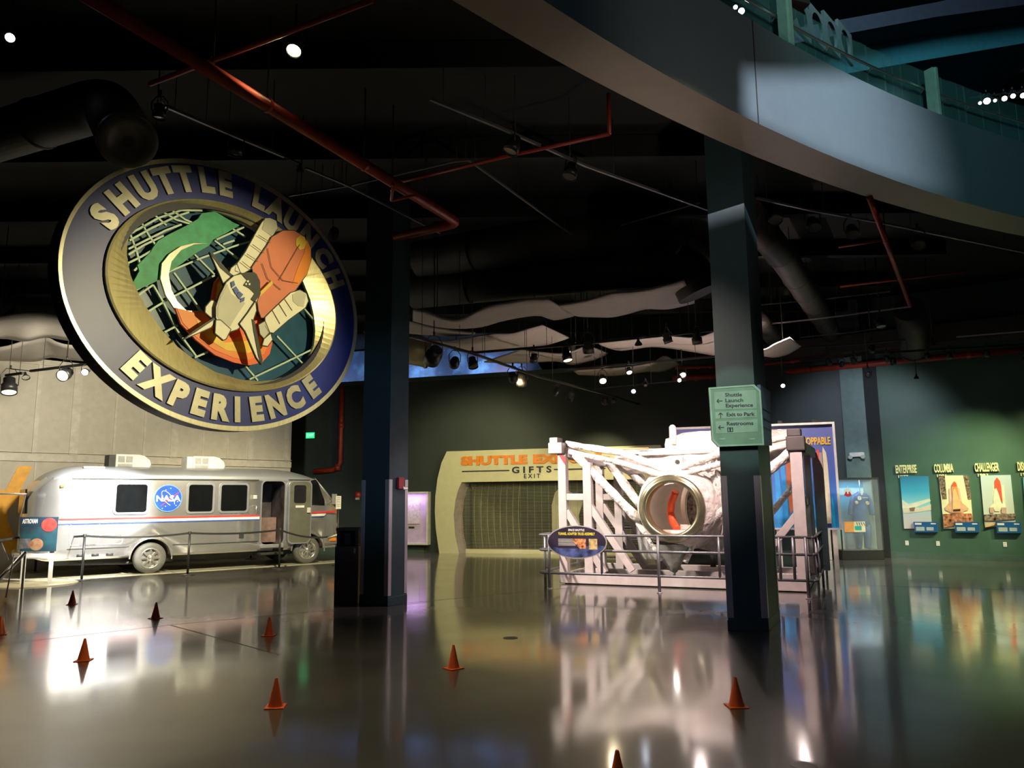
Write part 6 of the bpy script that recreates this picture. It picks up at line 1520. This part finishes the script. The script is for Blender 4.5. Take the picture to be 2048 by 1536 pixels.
hidden((-6.4, 14.0, 4.3), LWf.P(6.6, 2.9, 0), 'added black spotlight hidden behind the emblem, aimed at the beige wall', (1, .9, .68), 2300, 100, soft=.3)  # added where the emblem hides it, to light the beige wall
hidden((-2.05, 13.5, 4.6), TF.P(.9, 1.5, -.6), 'added black spotlight hidden behind the left column aimed at the truss', (1, .88, .76), 3000, 46, .6)  # added out of sight behind the column to light the truss
hidden((3.35, 11.3, 4.6), TF.P(2.9, 1.5, -.6), 'added black spotlight hidden behind the right column aimed at the truss', (1, .76, .70), 1500, 75, .6)  # pink truss light, added where the column hides it
hidden((6.3, 17.0, 6.2), GR.P(uA_-.8, 2.0, 0), 'added black spotlight high in front of the tall shuttle graphic', (1, .82, .72), 1300, 80, 1)  # added pink wash for the graphic and the wall beside it
up0 = TF.P(2.6, .45, -2.4)  # added uplight, stands in for bounce light on the wavy panels
t = thing('uplight', 'added small black uplight for bounce light, on the cradle base behind the truss', 'uplight', TF.P(2.6, .2, -2.4)); MB().cyl(TF.P(2.6, .2, -2.4), up0, .06, n=16).build('housing', M['black'], t); MB().cyl(up0, up0+Vector((0, 0, .01)), .05, n=16).build('lens', M['lens_off'], t)
lamp('SPOT', 'spot_bulb', up0+Vector((0, 0, .05)), up0+Vector((-1.0, .3, 5)), 700, (1, .74, .62), size=.06, angle=95, blend=.9, parent=t)
hidden((2.8, 12.9, 5.9), (-1.3, 12.9, 1.4), 'added black spotlight over the truss aimed back at the left column', (1, .78, .92), 700, 26, .8)  # added to light the right face of the left column
hidden((1.5, 19.0, 5.4), BW.P(3.3, 1.8, .4), 'added black spotlight over the truss rear aimed at the shop front', (1, .92, .55), 900, 75, .7)  # added to brighten the shop front
hidden((-3.4, 18.0, 5.6), BW.P(1.2, 1.6, .4), 'added black spotlight high right of the left column aimed at the shop front', (1, .92, .5), 900, 60, .7)  # second light added for the shop front

# ================================================================ balcony rail and upper room
def onr(x, y, z, dr=0):
    """angle of the balcony circle seen at this pixel on height z"""
    p = atz(x, y, z); return math.atan2(p.y-RC.y, p.x-RC.x)
rg = mat('balcony_glass', (.25, .6, .6), .04, alpha=.16, spec=.7)
ra = [onr(1250, -150, 7.32), onr(1592, 98, 7.32), onr(1702, 152, 7.32), onr(1789, 191, 7.32), onr(1886, 236, 7.32), onr(1985, 265, 7.32), onr(2200, 320, 7.32)]
RB = RR + .38; Hg = 1.0
for i, (a, b) in enumerate(zip(ra, ra[1:])):
    lab = ('glass balcony pane left of the first mint post', 'glass balcony pane right of the first mint post', 'glass balcony pane, third from the left', 'glass balcony pane just left of the second mint post', 'glass balcony pane just right of the second mint post', 'glass balcony pane at the right edge')[i]
    mb = MB(); n = 6
    for k in range(n):
        a_ = a+(b-a)*(k/n); b_ = a+(b-a)*((k+1)/n)
        mb.add([rp(RB, a_, 7.41), rp(RB, b_, 7.41), rp(RB, b_, 7.3+Hg), rp(RB, a_, 7.3+Hg)], [(0, 1, 2, 3)])
    o = mb.build('glass_pane', rg, None, rp(RB, a, 7.3)); s_ = o.modifiers.new('t', 'SOLIDIFY'); s_.thickness = .012; tag(o, lab, 'glass pane', 'balcony glass panes')
for x, y, lab in ((1592, 98, 'mint green balcony post nearest the top edge'), (1884, 236, 'mint green balcony post at the right with a pale side')):
    a = onr(x, y, 7.32); p = rp(RR+.16, a, 7.32); tx = Vector((-math.sin(a), math.cos(a), 0)); rx = Vector((math.cos(a), math.sin(a), 0))
    t = thing('balcony_post', lab, 'post', p)
    MB().obox(p+Vector((0, 0, .42)), tx*.13, rx*.14, Vector((0, 0, .84))).build('post_box', M['mint'], t, bevel=.005)
    MB().obox(p+Vector((0, 0, .42))-rx*.08, tx*.05, rx*.03, Vector((0, 0, .84))).build('post_fin', M['mint'], t)
hr = thing('balcony_handrail', 'silver balcony handrail following the curve of the glass', 'handrail', rp(RR+.3, ra[1], 7.8))
n = 60; aa = [ra[0]+(ra[-1]-ra[0])*k/n for k in range(n+1)]
MB().tube([rp(RR+.30, a, 7.32+.60) for a in aa], .02, 10).build('rail', M['chrome'], hr)
for a in ra[1:-1]+[(ra[4]+ra[5])/2]:
    MB().tube([rp(RR+.30, a, 7.92), rp(RB, a, 7.86)], .012, 6).build('bracket', M['chrome'], hr)
# beams of the upper room
def ub(pts, Y, m, nm, dep, z=None):
    mb = MB(); P = [atd(x, y, Y) for x, y in pts]; Q = [p + Vector((0, dep, 0)) for p in P]
    n = len(P); mb.v = P+Q; mb.f = [list(range(n)), [n+i for i in range(n)][::-1]] + [[i, (i+1) % n, n+(i+1) % n, n+i] for i in range(n)]; mb.m = [0]*len(mb.f); mb.sm = [False]*len(mb.f)
    return mb.build(nm, m, None, P[0])
o = ub([(1560, 92), (1700, 66), (1870, 34), (2120, 0), (2120, 74), (1844, 121), (1700, 146), (1560, 172)], 17, M['utl'], 'trim_11', 3); o['kind'] = 'structure'
o = ub([(1560, 62), (1700, 36), (1870, 5), (1940, -10), (2120, -30), (2120, 0), (1870, 34), (1560, 92)], 16.2, M['upu'], 'trim_12', 1.5); o['kind'] = 'structure'
o = ub([(1700, 180), (1887, 148), (2120, 112), (2160, 420), (1650, 420)], 20, mat('upper_wall', (.02, .10, .14), .7), 'trim_13', .3); o['kind'] = 'structure'
# beam with round holes, built in place of white circle reflections
cb0 = atd(1545, -25, 12.5); cb1 = atd(1700, 68, 15.5)
CFm = Fr(cb0, (cb1-cb0)); L_ = Vector((cb1.x-cb0.x, cb1.y-cb0.y, 0)).length; dz = (cb1.z-cb0.z)/L_
cbm = thing('reflection_hole_beam', 'grey beam with a row of round holes, standing in for white circle reflections at the balcony glass', 'beam', cb0)
mb = MB(); Nh = 5; w_ = L_/Nh
for k in range(Nh):
    c = ((k+.5)*w_, (k+.5)*w_*dz - .30); n = 24; sq = []
    for j in range(n):
        a = 2*math.pi*j/n; ca, sa = math.cos(a), math.sin(a); s_ = 1/max(abs(ca), abs(sa)); sq.append((c[0]+ca*s_*w_/2, c[1]+sa*s_*.36))
    mb.annulus(CFm, sq, [(c[0]+min(.27, w_*.38)*math.cos(2*math.pi*j/n), c[1]+.27*math.sin(2*math.pi*j/n)) for j in range(n)], -.03, .03)
mb.build('beam_web', mat('beam_grey', (.16, .15, .14), .6), cbm)
lamp('AREA', 'upper_room_light', (7, 12, 13.5), (10, 18, 11), 190, (.35, .75, .9), sx=2, sy=2)
# little lamps of the upper room
track('black track carrying the row of glaring lamps in the upper room', [(1940, 196), (2070, 180)], Y=[14.5, 14.5], w_=.03, m=M['black'])
track('black track piece over the two top edge lamps', [(1462, 2), (1492, 9)], Y=[9.6, 9.6], w_=.03, m=M['black'])
for k, (x, y, s_) in enumerate(((1960, 206, .035), (1974, 202, .07), (1990, 201, .035), (2009, 197, .055), (2026, 192, .05), (2046, 191, .055))):
    nm = ('leftmost small', 'largest', 'small one right of the largest', 'fourth', 'fifth', 'rightmost, at the view edge')[k]
    head(x, y, 8, (2, 3, 4), 'white glaring lamp of the upper room row: '+nm, size=s_, lit=N_L, es=30, Y=14.5)
for x, y, s_, nm in ((1471, 14, .03, 'upper'), (1483, 22, .045, 'lower')):
    head(x, y, 8, (1, 2, 4), 'bluish white lamp at the top edge over the balcony, '+nm+' of two', size=s_, lit=C_L, es=35, Y=9.6)
fl = atd(1500, 8, 9.9)
t = thing('truss_box', 'grey equipment box glowing blue at the top edge over the balcony', 'equipment box', fl)
MB().obox(fl + Vector((.35, .1, .2)), (.9, .2, -.12), (-.1, .4, 0), (0, 0, .3)).build('box_body', M['ductg'], t, bevel=.01)

# plates added before the atrium spot: they cut its light into the straight edged patch on the fascia
def fasc(px, py):
    d = ray(px, py); a = 0; k = 1
    for k_ in range(4000):
        k = 3 + k_*.004; p = OE + d*k
        if math.hypot(p.x-RC.x, p.y-RC.y) > RR and k > 3 and p.z > 5: return p
    return p
S_ = Vector((7.2, -2.5, 10.6)); t = thing('spotlight', 'spotlight with added light cutting plates high in the atrium, outside the view', 'spotlight', S_)
def bd(A, B, away, nm):
    a = (A-S_).normalized(); b = (B-S_).normalized(); e = (b-a).normalized(); n_ = a.cross(e).normalized()
    if n_.dot(away-A) < 0: n_ = -n_
    p0 = S_ + a*.55 - e*.30; p1 = S_ + b*.55 + e*.30; k = n_.cross(e).normalized()
    mb = MB(); mb.add([p0, p1, p1+n_*.42, p0+n_*.42], [(0, 1, 2, 3)]); o = mb.build(nm, M['black'], t); s = o.modifiers.new('t', 'SOLIDIFY'); s.thickness = .004
bd(fasc(1490, 152), fasc(1490, 232), fasc(1380, 190), 'light_cut_plate')
bd(fasc(1500, 243), fasc(1850, 381), fasc(1600, 285)-Vector((0, 0, 1)), 'light_cut_plate')
bd(fasc(1500, 150), fasc(1690, 148), fasc(1550, 100), 'light_cut_plate')
MB().lathe([(.14, .1), (.16, .0), (.14, -.3), (.001, -.32)], S_ , (fasc(1650, 250)-S_), 24).build('housing', M['black'], t)
